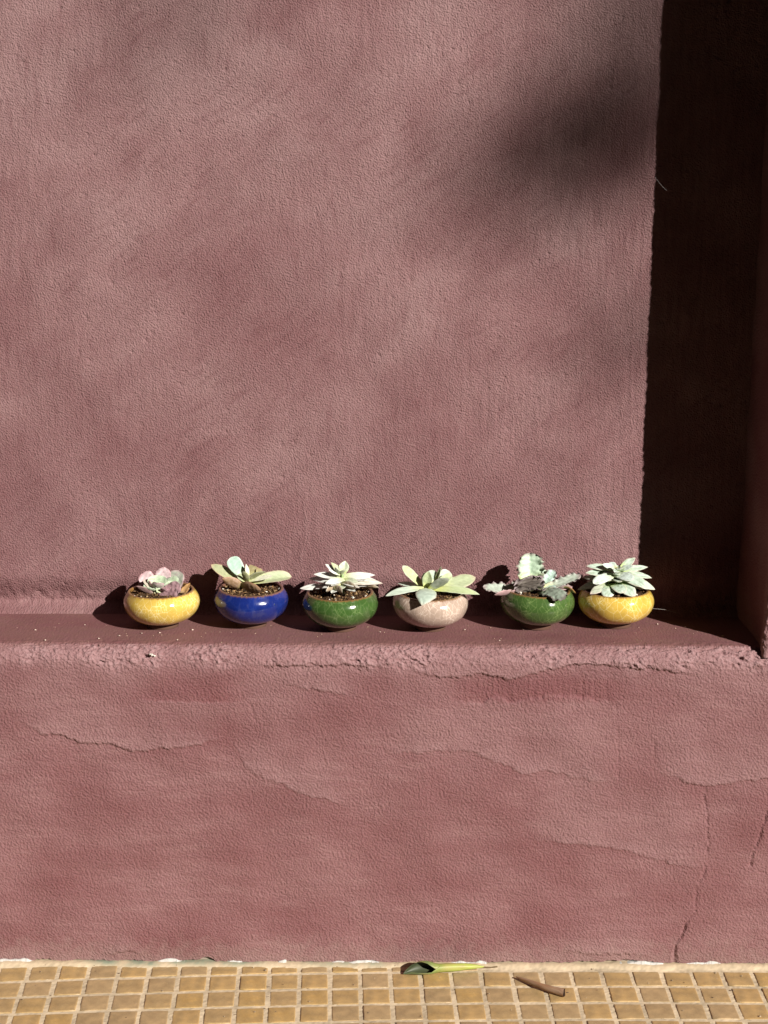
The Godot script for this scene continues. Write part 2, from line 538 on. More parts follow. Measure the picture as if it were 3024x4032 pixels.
func pillar() -> void:
	var ys := spread(SHELF - 0.006, 0.86, 0.0013, SHELF - 0.0065, 2.42)
	ys.reverse()
	var prof := []                          # along the side towards the front, round the corner, then right
	var X := 0.3165
	var R := 0.0032
	var n := 34
	for k in n: prof.append([X, lerpf(BACK - 0.01, -R, float(k) / n), -1.0, 0.0])
	for k in 8:
		var t := 0.5 * PI * k / 8
		prof.append([X + R - R * cos(t), -R + R * sin(t), -cos(t), sin(t)])
	var run := spread(0.0, 0.05, 0.0014, -0.0001, 1.28)
	for d in run: prof.append([X + R + maxf(d, 0.0), 0.0, 0.0, 1.0])
	var bumps := noise(0.0042, 41, 2)
	var chip := noise(0.006, 42, 3)
	var wave := noise(0.08, 43, 2)
	var wd := noise(0.1, 44, 3)
	var np := prof.size()
	var v := PackedVector3Array()
	var uv := PackedVector2Array()
	var col := PackedColorArray()
	for y in ys:
		for p in prof:
			var s: float = p[0] + p[1]
			var g := bumps.get_noise_2d(s, y)
			var corner := exp(-pow((p[0] - X - R * 0.5) / 0.006, 2)) * exp(-pow(p[1] / 0.008, 2))
			var low := 1.0 - smoothstep(0.0, 0.035, y - SHELF)
			var h := 0.0003 * g + 0.0010 * wave.get_noise_2d(s, y) + corner * 0.0011 * chip.get_noise_2d(s, y)
			h += corner * low * 0.002 + low * 0.0008 * chip.get_noise_2d(s, y * 1.3)
			v.append(Vector3(p[0] + h * p[2], y, p[1] + h * p[3]))
			uv.append(Vector2(s / 0.75, y / 0.75 + 0.4))
			var c := SMOOTH_PAINT.lerp(ROUGH_PAINT, clampf(0.5 + wd.get_noise_2d(s, y) + 0.3 * g, 0, 1))
			col.append(c.lerp(WORN_PAINT, 0.5 * corner))
	tag(put("pillar", grid_mesh(v, ys.size(), np, false, col, uv), M.wall), "maroon plaster pillar at the right whose shaded side closes the niche", "pillar")

# ------------------------------------------------------------------ floor
func floor_tiles() -> void:
	tag(put("ground", plane(Rect2(-70, -60, 140, 130), -0.02, Color(0.10, 0.085, 0.05)), M.vertex), "", "", "", "structure")
	var f := base("tiled_floor")
	tag(f, "", "", "", "structure")
	var turn := deg_to_rad(1.8)
	var P := 0.02603
	var o := Vector3(0.03470, 0, 0.06478)                # a crossing of joints
	# grout bed: sandy, a little uneven, rising into a mortar fillet against the wall
	var xs := spread(-0.36, 0.36, 0.0021, -1.6, 1.6)
	var zs := spread(-0.004, 0.12, 0.0018, -0.0045, 1.7)
	var a := noise(0.004, 51, 2)
	var b := noise(0.05, 52, 3)
	var v := PackedVector3Array()
	var col := PackedColorArray()
	for z in zs:
		for x in xs:
			var near := 1.0 - smoothstep(0.002, 0.0085 + 0.004 * b.get_noise_2d(x, 0.0), z)
			var y := -0.00055 + 0.0004 * a.get_noise_2d(x, z) + near * (0.0026 + 0.0008 * b.get_noise_2d(x * 2.0, z))
			v.append(Vector3(x, y, z))
			var c := Color(0.56, 0.46, 0.32) * (0.95 + 0.35 * a.get_noise_2d(x, z) + 0.30 * b.get_noise_2d(x, z))
			c = c.lerp(Color(0.43, 0.33, 0.22), near * 0.6)
			var moss := near * (smoothstep(0.24, 0.10, absf(x + 0.215) * 4.0) + 0.8 * smoothstep(0.2, 0.08, absf(x + 0.14) * 4.0) + 0.6 * smoothstep(0.2, 0.1, absf(x + 0.03) * 4.0))
			c = c.lerp(Color(0.16, 0.21, 0.16), clampf(moss * (0.5 + b.get_noise_2d(x * 3.0, z * 3.0) + 0.4 * a.get_noise_2d(x, z)), 0, 0.8))
			col.append(c)
	put("grout", grid_mesh(v, zs.size(), xs.size(), false, col), M.grout, f)
	# bevelled tiles, three shapes in six glazes
	var shapes := []
	for k in 4: shapes.append(tile_mesh(0.01135, k))
	var many := []
	for r in range(-3, 9):
		for c in range(-18, 18):
			var q := Vector3((c + 0.5) * P, 0, (r + 0.5) * P).rotated(Vector3.UP, turn)
			var at := o + q
			at.z += 0.073 * (at.x - 0.03) * (at.x - 0.03)
			if at.z < -0.0015: continue
			many.append(at)
	many.sort_custom(func(p, q): return p.z + absf(p.x) * 0.15 < q.z + absf(q.x) * 0.15)
	for k in mini(many.size(), 300):
		var at: Vector3 = many[k]
		var m := "tile%d" % (rng.randi() % 6)
		var t := put("tile", shapes[rng.randi() % 4], M[m], f)
		t.position = at + Vector3(rng.randf_range(-0.0004, 0.0004), rng.randf_range(-0.0002, 0.0003), rng.randf_range(-0.0004, 0.0004))
		if at.z < 0.0125:                                  # tiles cut where they meet the wall
			var keep := (at.z + 0.0115 - 0.0035) / 0.023
			t.scale.z = maxf(keep, 0.2)
			t.position.z = at.z + 0.0115 * (1.0 - t.scale.z)
		t.rotation = Vector3(rng.randf_range(-0.014, 0.014), turn - 0.146 * (at.x - 0.03) + rng.randf_range(-0.012, 0.012) + PI * (rng.randi() % 2), rng.randf_range(-0.014, 0.014))
	# the same tiles go on out of the picture
	var mm := MultiMesh.new()
	mm.transform_format = MultiMesh.TRANSFORM_3D
	mm.mesh = shapes[0]
	var rest := many.slice(300) if many.size() > 300 else []
	for r in range(9, 64):
		for c in range(-60, 60):
			rest.append(o + Vector3((c + 0.5) * P, 0, (r + 0.5) * P).rotated(Vector3.UP, turn))
	for r in range(-3, 9):
		for c in range(-60, 60):
			if c < -18 or c >= 18:
				var at := o + Vector3((c + 0.5) * P, 0, (r + 0.5) * P).rotated(Vector3.UP, turn)
				if at.z > 0.014: rest.append(at)
	mm.instance_count = rest.size()
	for k in rest.size(): mm.set_instance_transform(k, Transform3D(Basis(Vector3.UP, turn), rest[k]))
	var mi := MultiMeshInstance3D.new()
	mi.name = "tiles"
	mi.multimesh = mm
	mi.material_override = M.tile0
	tag(mi, "", "", "", "stuff")
	f.add_child(mi, true)

func plane(r: Rect2, y: float, c: Color) -> ArrayMesh:
	var s := Soup.new()
	s.quad(Vector3(r.position.x, y, r.end.y), Vector3(r.position.x, y, r.position.y), Vector3(r.end.x, y, r.position.y), Vector3(r.end.x, y, r.end.y), c)
	return s.mesh()

func tile_mesh(half: float, seed_: int) -> ArrayMesh:
	var g := RandomNumberGenerator.new()
	g.seed = 400 + seed_
	var ring := [[half, -0.006], [half, -0.0010], [half - 0.0002, -0.0004], [half - 0.0006, -0.0001], [half - 0.0015, 0.00002], [half * 0.4, 0.00015], [0.0, 0.00016]]
	var n := 20
	var wob := PackedFloat32Array()
	for j in n: wob.append(g.randf_range(-0.0002, 0.00012))
	var v := PackedVector3Array()
	var uv := PackedVector2Array()
	for q in ring:
		for j in n + 1:
			var t := TAU * (j % n) / n + PI / 4
			var d := Vector2(cos(t), sin(t))
			d = d / maxf(absf(d.x), absf(d.y))             # on to the square
			var soft := 1.0 - 0.012 * pow(minf(absf(d.x), absf(d.y)), 8.0) * (1.0 if q[0] > half * 0.8 else 0.0)
			var r: float = maxf(q[0] + wob[j % n] * clampf(q[0] / half, 0, 1), 0.0) * soft
			v.append(Vector3(d.x * r, q[1], d.y * r))
			uv.append(Vector2(0.5 + d.x * r / half * 0.48, 0.5 + d.y * r / half * 0.48))
	return grid_mesh(v, ring.size(), n + 1, false, PackedColorArray(), uv)

# ------------------------------------------------------------------ bowls and plants
const BODY := [[13.6, 4.2], [14.2, 4.88], [17.5, 5.56], [21.5, 6.82], [25.2, 9.05], [28.4, 11.96], [30.7, 15.35], [32.1, 19.04], [32.6, 22.33], [32.2, 25.63], [31.0, 28.54], [29.5, 30.87], [28.6, 32.32], [27.8, 33.0], [26.9, 32.9], [26.3, 32.6], [26.1, 30.6], [26.4, 27.6], [26.6, 24.6], [20.0, 22.6], [0.01, 22.1]]

func lathe(prof: Array, n: int, wob: FastNoiseLite, amount: float, shift: float, shade := Color.WHITE) -> ArrayMesh:
	var v := PackedVector3Array()
	var uv := PackedVector2Array()
	var col := PackedColorArray()
	var smooth_ := []                       # rounder than the measured points
	for k in prof.size() - 1:
		var p0: Array = prof[maxi(k - 1, 0)]
		var p3: Array = prof[mini(k + 2, prof.size() - 1)]
		for i in 3:
			var t := i / 3.0
			smooth_.append(Vector2(cubic_interpolate(prof[k][0], prof[k + 1][0], p0[0], p3[0], t), cubic_interpolate(prof[k][1], prof[k + 1][1], p0[1], p3[1], t)))
	smooth_.append(Vector2(prof[-1][0], prof[-1][1]))
	var run := 0.0
	for k in smooth_.size():
		var q: Vector2 = smooth_[k]
		if k: run += q.distance_to(smooth_[k - 1])
		for j in n + 1:
			var t := TAU * (j % n) / n
			var d := Vector3(cos(t), 0, sin(t))
			var w := 1.0 + amount * wob.get_noise_3d(d.x * 40.0, q.y * 1.4, d.z * 40.0)
			v.append(Vector3(d.x * q.x * w, q.y + amount * 10.0 * wob.get_noise_3d(d.x * 30.0 + 90.0, q.y * 0.4, d.z * 30.0), d.z * q.x * w) * 0.001)
			uv.append(Vector2(float(j) / n + 0.25 + shift, run / 78.0))
			col.append(shade)
	return grid_mesh(v, smooth_.size(), n + 1, false, col, uv)

func bowl(x: float, z: float, glaze_: String, seed_: int, tilt: Vector2, mix_: Array, label: String) -> Node3D:
	var t := base("glazed_bowl", Vector3(x, SHELF + 0.0002, z))
	t.rotation = Vector3(tilt.x, 0, tilt.y)
	t.scale = Vector3(1.0 + 0.012 * sin(seed_ * 2.3), 1.0 + 0.02 * sin(seed_ * 4.1), 1.0 + 0.012 * sin(seed_ * 3.1))
	tag(t, label, "plant pot", "small glazed bowls in a row on the ledge")
	var wob := noise(30.0, seed_, 2)
	put("body", lathe(BODY, 96, wob, 0.012, seed_ * 0.137, Color.WHITE), M[glaze_], t)
	put("foot", lathe([[0.01, 0.0], [12.4, 0.0], [13.3, 0.5], [13.7, 1.5], [13.5, 4.4], [13.0, 4.7]], 48, wob, 0.012, 0.0, Color(0.105, 0.055, 0.042)), M.foot, t)
	# potting mix: a bumpy bed, crumbs, bark and white grit
	var g := RandomNumberGenerator.new()
	g.seed = 900 + seed_
	var s := Soup.new()
	var nn := noise(6.0, seed_ + 70, 3)
	var rings := 12
	var seg := 40
	var y0: float = mix_[1]
	var height := func(px: float, pz: float) -> float: return y0 + 1.6 * nn.get_noise_2d(px, pz) - 0.8 * smoothstep(18.0, 27.0, Vector2(px, pz).length())
	for i in rings:
		for j in seg:
			var q := []
			for e in [[i, j], [i + 1, j], [i + 1, j + 1], [i, j + 1]]:
				var r: float = 26.6 * e[0] / rings
				var a: float = TAU * e[1] / seg
				q.append(Vector3(r * cos(a), height.call(r * cos(a), r * sin(a)), r * sin(a)) * 0.001)
			var k := g.randf_range(0.55, 1.3)
			s.quad(q[0], q[1], q[2], q[3], Color(0.055, 0.032, 0.018) * k)
	for k in 520:
		var r := 25.4 * sqrt(g.randf())
		var a := g.randf() * TAU
		var px := r * cos(a)
		var pz := r * sin(a)
		var size := g.randf_range(0.4, 1.15)
		var c := Color(0.06, 0.035, 0.02).lerp(Color(0.13, 0.07, 0.035), g.randf())
		var pick := g.randf()
		if pick < mix_[0]: c = Color(0.36, 0.20, 0.085).lerp(Color(0.50, 0.36, 0.20), g.randf()) * g.randf_range(0.4, 0.85)
		elif pick > 0.972:
			c = Color(0.72, 0.68, 0.60)
			size = g.randf_range(0.7, 1.5)
		s.lump(Vector3(px, height.call(px, pz) + size * 0.45, pz) * 0.001, Vector3(1.3, 0.8, 1.0) * size * 0.001, Basis.from_euler(Vector3(g.randf_range(-0.6, 0.6), g.randf() * TAU, g.randf_range(-0.6, 0.6))), g, c)
	tag(put("potting_mix", s.mesh(), M.soil, t), "", "", "", "stuff")
	var p := base("succulent", Vector3(x, SHELF + 0.0272, z))
	plants.append(p)
	return p

# palettes: base of the leaf, its middle, its margin, its back, mottling
var PAL := {
	"pink": [Color(0.567, 0.517, 0.443), Color(0.502, 0.388, 0.395), Color(0.485, 0.272, 0.295), Color(0.436, 0.290, 0.303), Color(0.414, 0.270, 0.295)],
	"pinkgrey": [Color(0.443, 0.517, 0.370), Color(0.376, 0.414, 0.339), Color(0.462, 0.289, 0.312), Color(0.327, 0.303, 0.266), Color(0.464, 0.351, 0.351)],
	"pinkbump": [Color(0.470, 0.291, 0.302), Color(0.433, 0.268, 0.291), Color(0.493, 0.347, 0.367), Color(0.352, 0.209, 0.220), Color(0.251, 0.142, 0.160)],
	"mint": [Color(0.567, 0.640, 0.394), Color(0.427, 0.527, 0.364), Color(0.542, 0.624, 0.485), Color(0.327, 0.399, 0.266), Color(0.326, 0.402, 0.288)],
	"duskpink": [Color(0.374, 0.286, 0.220), Color(0.275, 0.176, 0.165), Color(0.440, 0.297, 0.275), Color(0.220, 0.138, 0.132), Color(0.374, 0.264, 0.253)],
	"duskcream": [Color(0.572, 0.550, 0.396), Color(0.462, 0.418, 0.341), Color(0.550, 0.462, 0.396), Color(0.242, 0.187, 0.165), Color(0.374, 0.319, 0.275)],
	"dry": [Color(0.330, 0.264, 0.143), Color(0.462, 0.275, 0.110), Color(0.550, 0.286, 0.110), Color(0.418, 0.308, 0.176), Color(0.330, 0.242, 0.154)],
	"tan": [Color(0.448, 0.470, 0.246), Color(0.376, 0.399, 0.239), Color(0.462, 0.294, 0.200), Color(0.330, 0.275, 0.176), Color(0.285, 0.308, 0.171)],
	"bluemint": [Color(0.560, 0.694, 0.515), Color(0.388, 0.559, 0.456), Color(0.546, 0.672, 0.567), Color(0.330, 0.440, 0.330), Color(0.319, 0.479, 0.388)],
	"olive": [Color(0.330, 0.352, 0.132), Color(0.275, 0.242, 0.121), Color(0.396, 0.242, 0.154), Color(0.242, 0.198, 0.099), Color(0.330, 0.286, 0.165)],
	"olivecup": [Color(0.352, 0.396, 0.154), Color(0.286, 0.319, 0.165), Color(0.462, 0.462, 0.330), Color(0.231, 0.242, 0.121), Color(0.352, 0.352, 0.220)],
	"cream": [Color(0.582, 0.605, 0.336), Color(0.638, 0.638, 0.502), Color(0.630, 0.609, 0.504), Color(0.396, 0.396, 0.220), Color(0.547, 0.547, 0.410)],
	"palegreen": [Color(0.560, 0.594, 0.269), Color(0.399, 0.456, 0.285), Color(0.483, 0.399, 0.294), Color(0.319, 0.330, 0.176), Color(0.296, 0.331, 0.194)],
	"brown": [Color(0.286, 0.275, 0.099), Color(0.330, 0.220, 0.110), Color(0.396, 0.220, 0.132), Color(0.297, 0.193, 0.110), Color(0.462, 0.330, 0.264)],
	"white": [Color(0.560, 0.616, 0.358), Color(0.684, 0.718, 0.661), Color(0.672, 0.630, 0.609), Color(0.462, 0.473, 0.440), Color(0.376, 0.422, 0.410)],
	"whitegreen": [Color(0.515, 0.582, 0.269), Color(0.570, 0.638, 0.479), Color(0.609, 0.630, 0.504), Color(0.374, 0.407, 0.286), Color(0.410, 0.479, 0.319)],
	"greenpale": [Color(0.448, 0.515, 0.224), Color(0.388, 0.445, 0.251), Color(0.504, 0.504, 0.336), Color(0.286, 0.319, 0.165), Color(0.456, 0.502, 0.319)],
	"whitebrown": [Color(0.538, 0.560, 0.336), Color(0.638, 0.638, 0.570), Color(0.525, 0.420, 0.357), Color(0.352, 0.297, 0.220), Color(0.433, 0.365, 0.285)],
	"brownunder": [Color(0.396, 0.396, 0.198), Color(0.374, 0.308, 0.198), Color(0.550, 0.506, 0.418), Color(0.363, 0.286, 0.198), Color(0.264, 0.176, 0.110)],
	"paleyellow": [Color(0.605, 0.650, 0.224), Color(0.456, 0.536, 0.308), Color(0.567, 0.609, 0.462), Color(0.352, 0.396, 0.198), Color(0.342, 0.422, 0.205)],
	"bluepale": [Color(0.582, 0.627, 0.291), Color(0.467, 0.559, 0.467), Color(0.588, 0.609, 0.525), Color(0.253, 0.286, 0.220), Color(0.308, 0.376, 0.308)],
	"bluegrey": [Color(0.515, 0.582, 0.426), Color(0.422, 0.513, 0.433), Color(0.462, 0.420, 0.347), Color(0.308, 0.352, 0.286), Color(0.285, 0.353, 0.296)],
	"greendark": [Color(0.448, 0.493, 0.179), Color(0.274, 0.342, 0.160), Color(0.546, 0.567, 0.420), Color(0.220, 0.275, 0.121), Color(0.365, 0.433, 0.251)],
	"greyunder": [Color(0.515, 0.560, 0.157), Color(0.342, 0.376, 0.296), Color(0.420, 0.441, 0.357), Color(0.275, 0.308, 0.242), Color(0.410, 0.433, 0.365)],
	"frill": [Color(0.618, 0.720, 0.295), Color(0.466, 0.602, 0.451), Color(0.179, 0.095, 0.105), Color(0.343, 0.396, 0.290), Color(0.342, 0.466, 0.342)],
	"frillblue": [Color(0.592, 0.720, 0.349), Color(0.492, 0.656, 0.575), Color(0.168, 0.089, 0.100), Color(0.343, 0.396, 0.317), Color(0.355, 0.492, 0.424)],
	"frillgrey": [Color(0.700, 0.720, 0.336), Color(0.385, 0.441, 0.370), Color(0.231, 0.147, 0.158), Color(0.275, 0.261, 0.234), Color(0.271, 0.285, 0.242)],
	"frillgrey2": [Color(0.457, 0.538, 0.295), Color(0.274, 0.342, 0.274), Color(0.137, 0.084, 0.089), Color(0.224, 0.198, 0.172), Color(0.370, 0.410, 0.355)],
	"frillpink": [Color(0.403, 0.381, 0.202), Color(0.388, 0.285, 0.262), Color(0.483, 0.315, 0.315), Color(0.396, 0.253, 0.253), Color(0.319, 0.274, 0.228)],
	"frillunder": [Color(0.381, 0.426, 0.134), Color(0.171, 0.148, 0.131), Color(0.378, 0.315, 0.326), Color(0.154, 0.132, 0.116), Color(0.217, 0.194, 0.171)],
	"orangeolive": [Color(0.264, 0.264, 0.088), Color(0.242, 0.220, 0.077), Color(0.528, 0.220, 0.077), Color(0.242, 0.220, 0.088), Color(0.308, 0.242, 0.099)],
	"var": [Color(0.457, 0.564, 0.242), Color(0.506, 0.616, 0.520), Color(0.630, 0.554, 0.454), Color(0.290, 0.383, 0.211), Color(0.205, 0.260, 0.150)],
	"varpink": [Color(0.394, 0.469, 0.222), Color(0.439, 0.476, 0.376), Color(0.578, 0.439, 0.404), Color(0.327, 0.303, 0.242), Color(0.213, 0.213, 0.151)],
	"farina": [Color(0.502, 0.577, 0.352), Color(0.562, 0.664, 0.613), Color(0.659, 0.659, 0.588), Color(0.320, 0.407, 0.246), Color(0.319, 0.395, 0.307)],
}

# form: [where it is widest, roundness of the end, cupping across, fold, sag, frill], all lengths in mm
func leaf(p: Node3D, from: Vector3, to: Vector3, width: float, face: Vector3, form: Array, pal: String) -> void:
	var along := to - from
	var length := along.length()
	var dir := along / length
	var up := (face - dir * face.dot(dir)).normalized()
	var bend: float = form[4]
	var mid := (from + to) * 0.5 - up * bend * length * 1.0
	if bend < 0.0: mid = (from + to) * 0.5 - up * bend * length
	var c: Array = PAL[pal]
	var peak: float = form[0]
	var round_: float = form[1]
	var cup: float = form[2]
	var fold: float = form[3]
	var frill: float = form[5]
	var thick := clampf(width * (0.24 if pal in ["var", "farina", "varpink", "pink", "pinkgrey", "mint"] else 0.17), 1.1, 3.0) * 1.2 * (0.7 if frill > 0.06 else 1.0)
	var nn := FastNoiseLite.new()
	nn.seed = rng.randi() % 10000
	nn.frequency = 0.16
	nn.fractal_octaves = 3
	var streaky := pal in ["var", "varpink", "white", "whitegreen", "bluepale", "whitebrown"]
	var ni := 40 if frill > 0.06 else 20
	var nj := 17 if frill > 0.06 else 11
	if pal in ["pink", "pinkgrey", "mint", "pinkbump", "duskcream"]: width *= 1.15
	width *= 1.22 if pal in ["var", "farina", "varpink"] else 1.1
	var v := PackedVector3Array()
	var col := PackedColorArray()
	for i in ni + 1:
		var t := float(i) / ni
		if i == ni: t = 0.9985
		var q := from.lerp(mid, t).lerp(mid.lerp(to, t), t)
		var tan_ := (from.lerp(mid, t).direction_to(mid.lerp(to, t)))
		var side := up.cross(tan_).normalized()
		var n := tan_.cross(side).normalized()
		var f := 0.0
		if t < peak: f = lerpf(0.58 if pal in ["var", "farina", "varpink", "white", "whitebrown"] else 0.48, 1.0, sin(t / peak * PI * 0.5))
		else: f = pow(maxf(1.0 - pow((t - peak) / (1.0 - peak), round_), 0.0), clampf(0.9 - (round_ - 1.5) * 0.5, 0.52, 0.9))
		var w := width * 0.5 * f
		var th := thick * (0.55 + 0.45 * f) * smoothstep(1.04, 0.8, t)
		for r in 2 * nj:                                     # across the face, back along the underside
			var top := r < nj
			var s := -1.0 + 2.0 * (r if top else 2 * nj - 1 - r) / (nj - 1)
			var ab := absf(s)
			var wave := 0.0
			var reach := 1.0
			if frill > 0.0:
				wave = frill * width * pow(ab, 3.0) * clampf(3.0 * nn.get_noise_2d(t * length * 1.1, s * w * 1.1 + 100.0), -1.0, 1.0) * smoothstep(0.12, 0.45, t)
				reach = 1.0 + frill * 0.9 * pow(ab, 7.0) * clampf(2.8 * nn.get_noise_2d(t * length * 1.5, 300.0 if s > 0.0 else 400.0), -1.0, 1.0) * smoothstep(0.12, 0.45, t)
			var lift := cup * w * s * s + fold * w * ab + wave + (0.08 if pal in ["pinkbump", "pink"] else 0.04) * width * nn.get_noise_2d(s * w * 1.6, t * length * 1.6)
			var half := th * 0.5 * sqrt(maxf(1.0 - s * s * 0.96, 0.02))
			if f < 0.12: lift *= f / 0.12
			v.append((q + side * (s * w * reach) + n * (lift + (half * 0.6 if top else -half * 1.3))) * 0.001)
			var k: Color = c[0].lerp(c[1], smoothstep(0.04, 0.52, t)) if top else c[0].lerp(c[3], smoothstep(0.0, 0.3, t))
			var m := nn.get_noise_2d(s * w * 2.6 + 50.0, t * length * (0.6 if streaky else 1.3))
			k = k.lerp(c[4], 0.5 * smoothstep(0.04, 0.38, m) * smoothstep(0.1, 0.3, t))
			var rim := maxf(smoothstep(0.74 - 0.16 * signf(frill - 0.06) * (0.5 + nn.get_noise_2d(t * length, s * 3.0)), 0.98, ab) * smoothstep(0.1, 0.5, t), smoothstep(0.86, 1.0, t))
			k = k.lerp(c[2], 0.8 * rim)
			k = k * (1.0 + 0.18 * nn.get_noise_2d(s * w * 5.0, t * length * 5.0 + 30.0))
			col.append(k)
	# close the foot of the leaf
	put("leaf", grid_mesh(v, ni + 1, 2 * nj, true, col), M.leaf, p)

func stalk(p: Node3D, from: Vector3, to: Vector3, r0: float, r1: float, k: Color) -> void:
	put("stem", tube([from * 0.001, (from * 0.5 + to * 0.5) * 0.001, to * 0.001], [r0 * 0.001, (r0 + r1) * 0.0005, r1 * 0.001], 9, k), M.leaf, p)

func tube(pts: Array, radii: Array, n: int, k: Color) -> ArrayMesh:
	var v := PackedVector3Array()
	var col := PackedColorArray()
	for i in pts.size():
		var d: Vector3 = (pts[mini(i + 1, pts.size() - 1)] - pts[maxi(i - 1, 0)]).normalized()
		var s := d.cross(Vector3.UP if absf(d.y) < 0.9 else Vector3.RIGHT).normalized()
		var u := s.cross(d)
		for j in n:
			var a := -TAU * j / n
			v.append(pts[i] + (s * cos(a) + u * sin(a)) * radii[i])
			col.append(k)
	return grid_mesh(v, pts.size(), n, true, col)

# ------------------------------------------------------------------ small things
func rolled_leaf(called: String, at: Vector3, turn: float, stations: Array, inner: Color, outer: Array, label: String) -> void:
	# stations: along mm, height of the middle mm, sideways mm, radius mm, angle where the sheet starts, angle it spans (degrees), growth of the radius along the spiral
	var top := PackedVector3Array()
	var col := PackedColorArray()
	var nn := noise(5.0, 77, 3)
	var n := 26
	for i in stations.size():
		var q: Array = stations[i]
		for j in 2 * n:
			var out := j < n
			var u := float(j if out else 2 * n - 1 - j) / (n - 1)
			var a := deg_to_rad(q[4] + q[5] * u)
			var r: float = q[3] * (1.0 + q[6] * u) + 0.42 * nn.get_noise_2d(q[0] * 0.5, u * 11.0) - (0.0 if out else 0.45)
			top.append(Vector3(q[0] + (2.2 if i == 0 or i == stations.size() - 1 else 0.7) * nn.get_noise_2d(u * 9.0, i * 3.0 + 5.0), q[1] + r * sin(a), q[2] + r * cos(a)) * 0.001)
			var t := float(i) / (stations.size() - 1)
			var k: Color = outer[0].lerp(outer[1], smoothstep(0.2, 0.75, t)) if out else inner
			k = k * (1.0 + 0.35 * nn.get_noise_2d(q[0] * 1.5, u * 25.0))
			if outer.size() > 2 and out: k = k.lerp(outer[2], clampf(nn.get_noise_2d(q[0] * 0.8 + 60.0, u * 9.0) * 1.6, 0.0, 0.6))
			col.append(k)
	var o := base(called, at, turn)
	tag(o, label, "leaf")
	put("blade", grid_mesh(top, stations.size(), 2 * n, true, col), M.fallen, o)

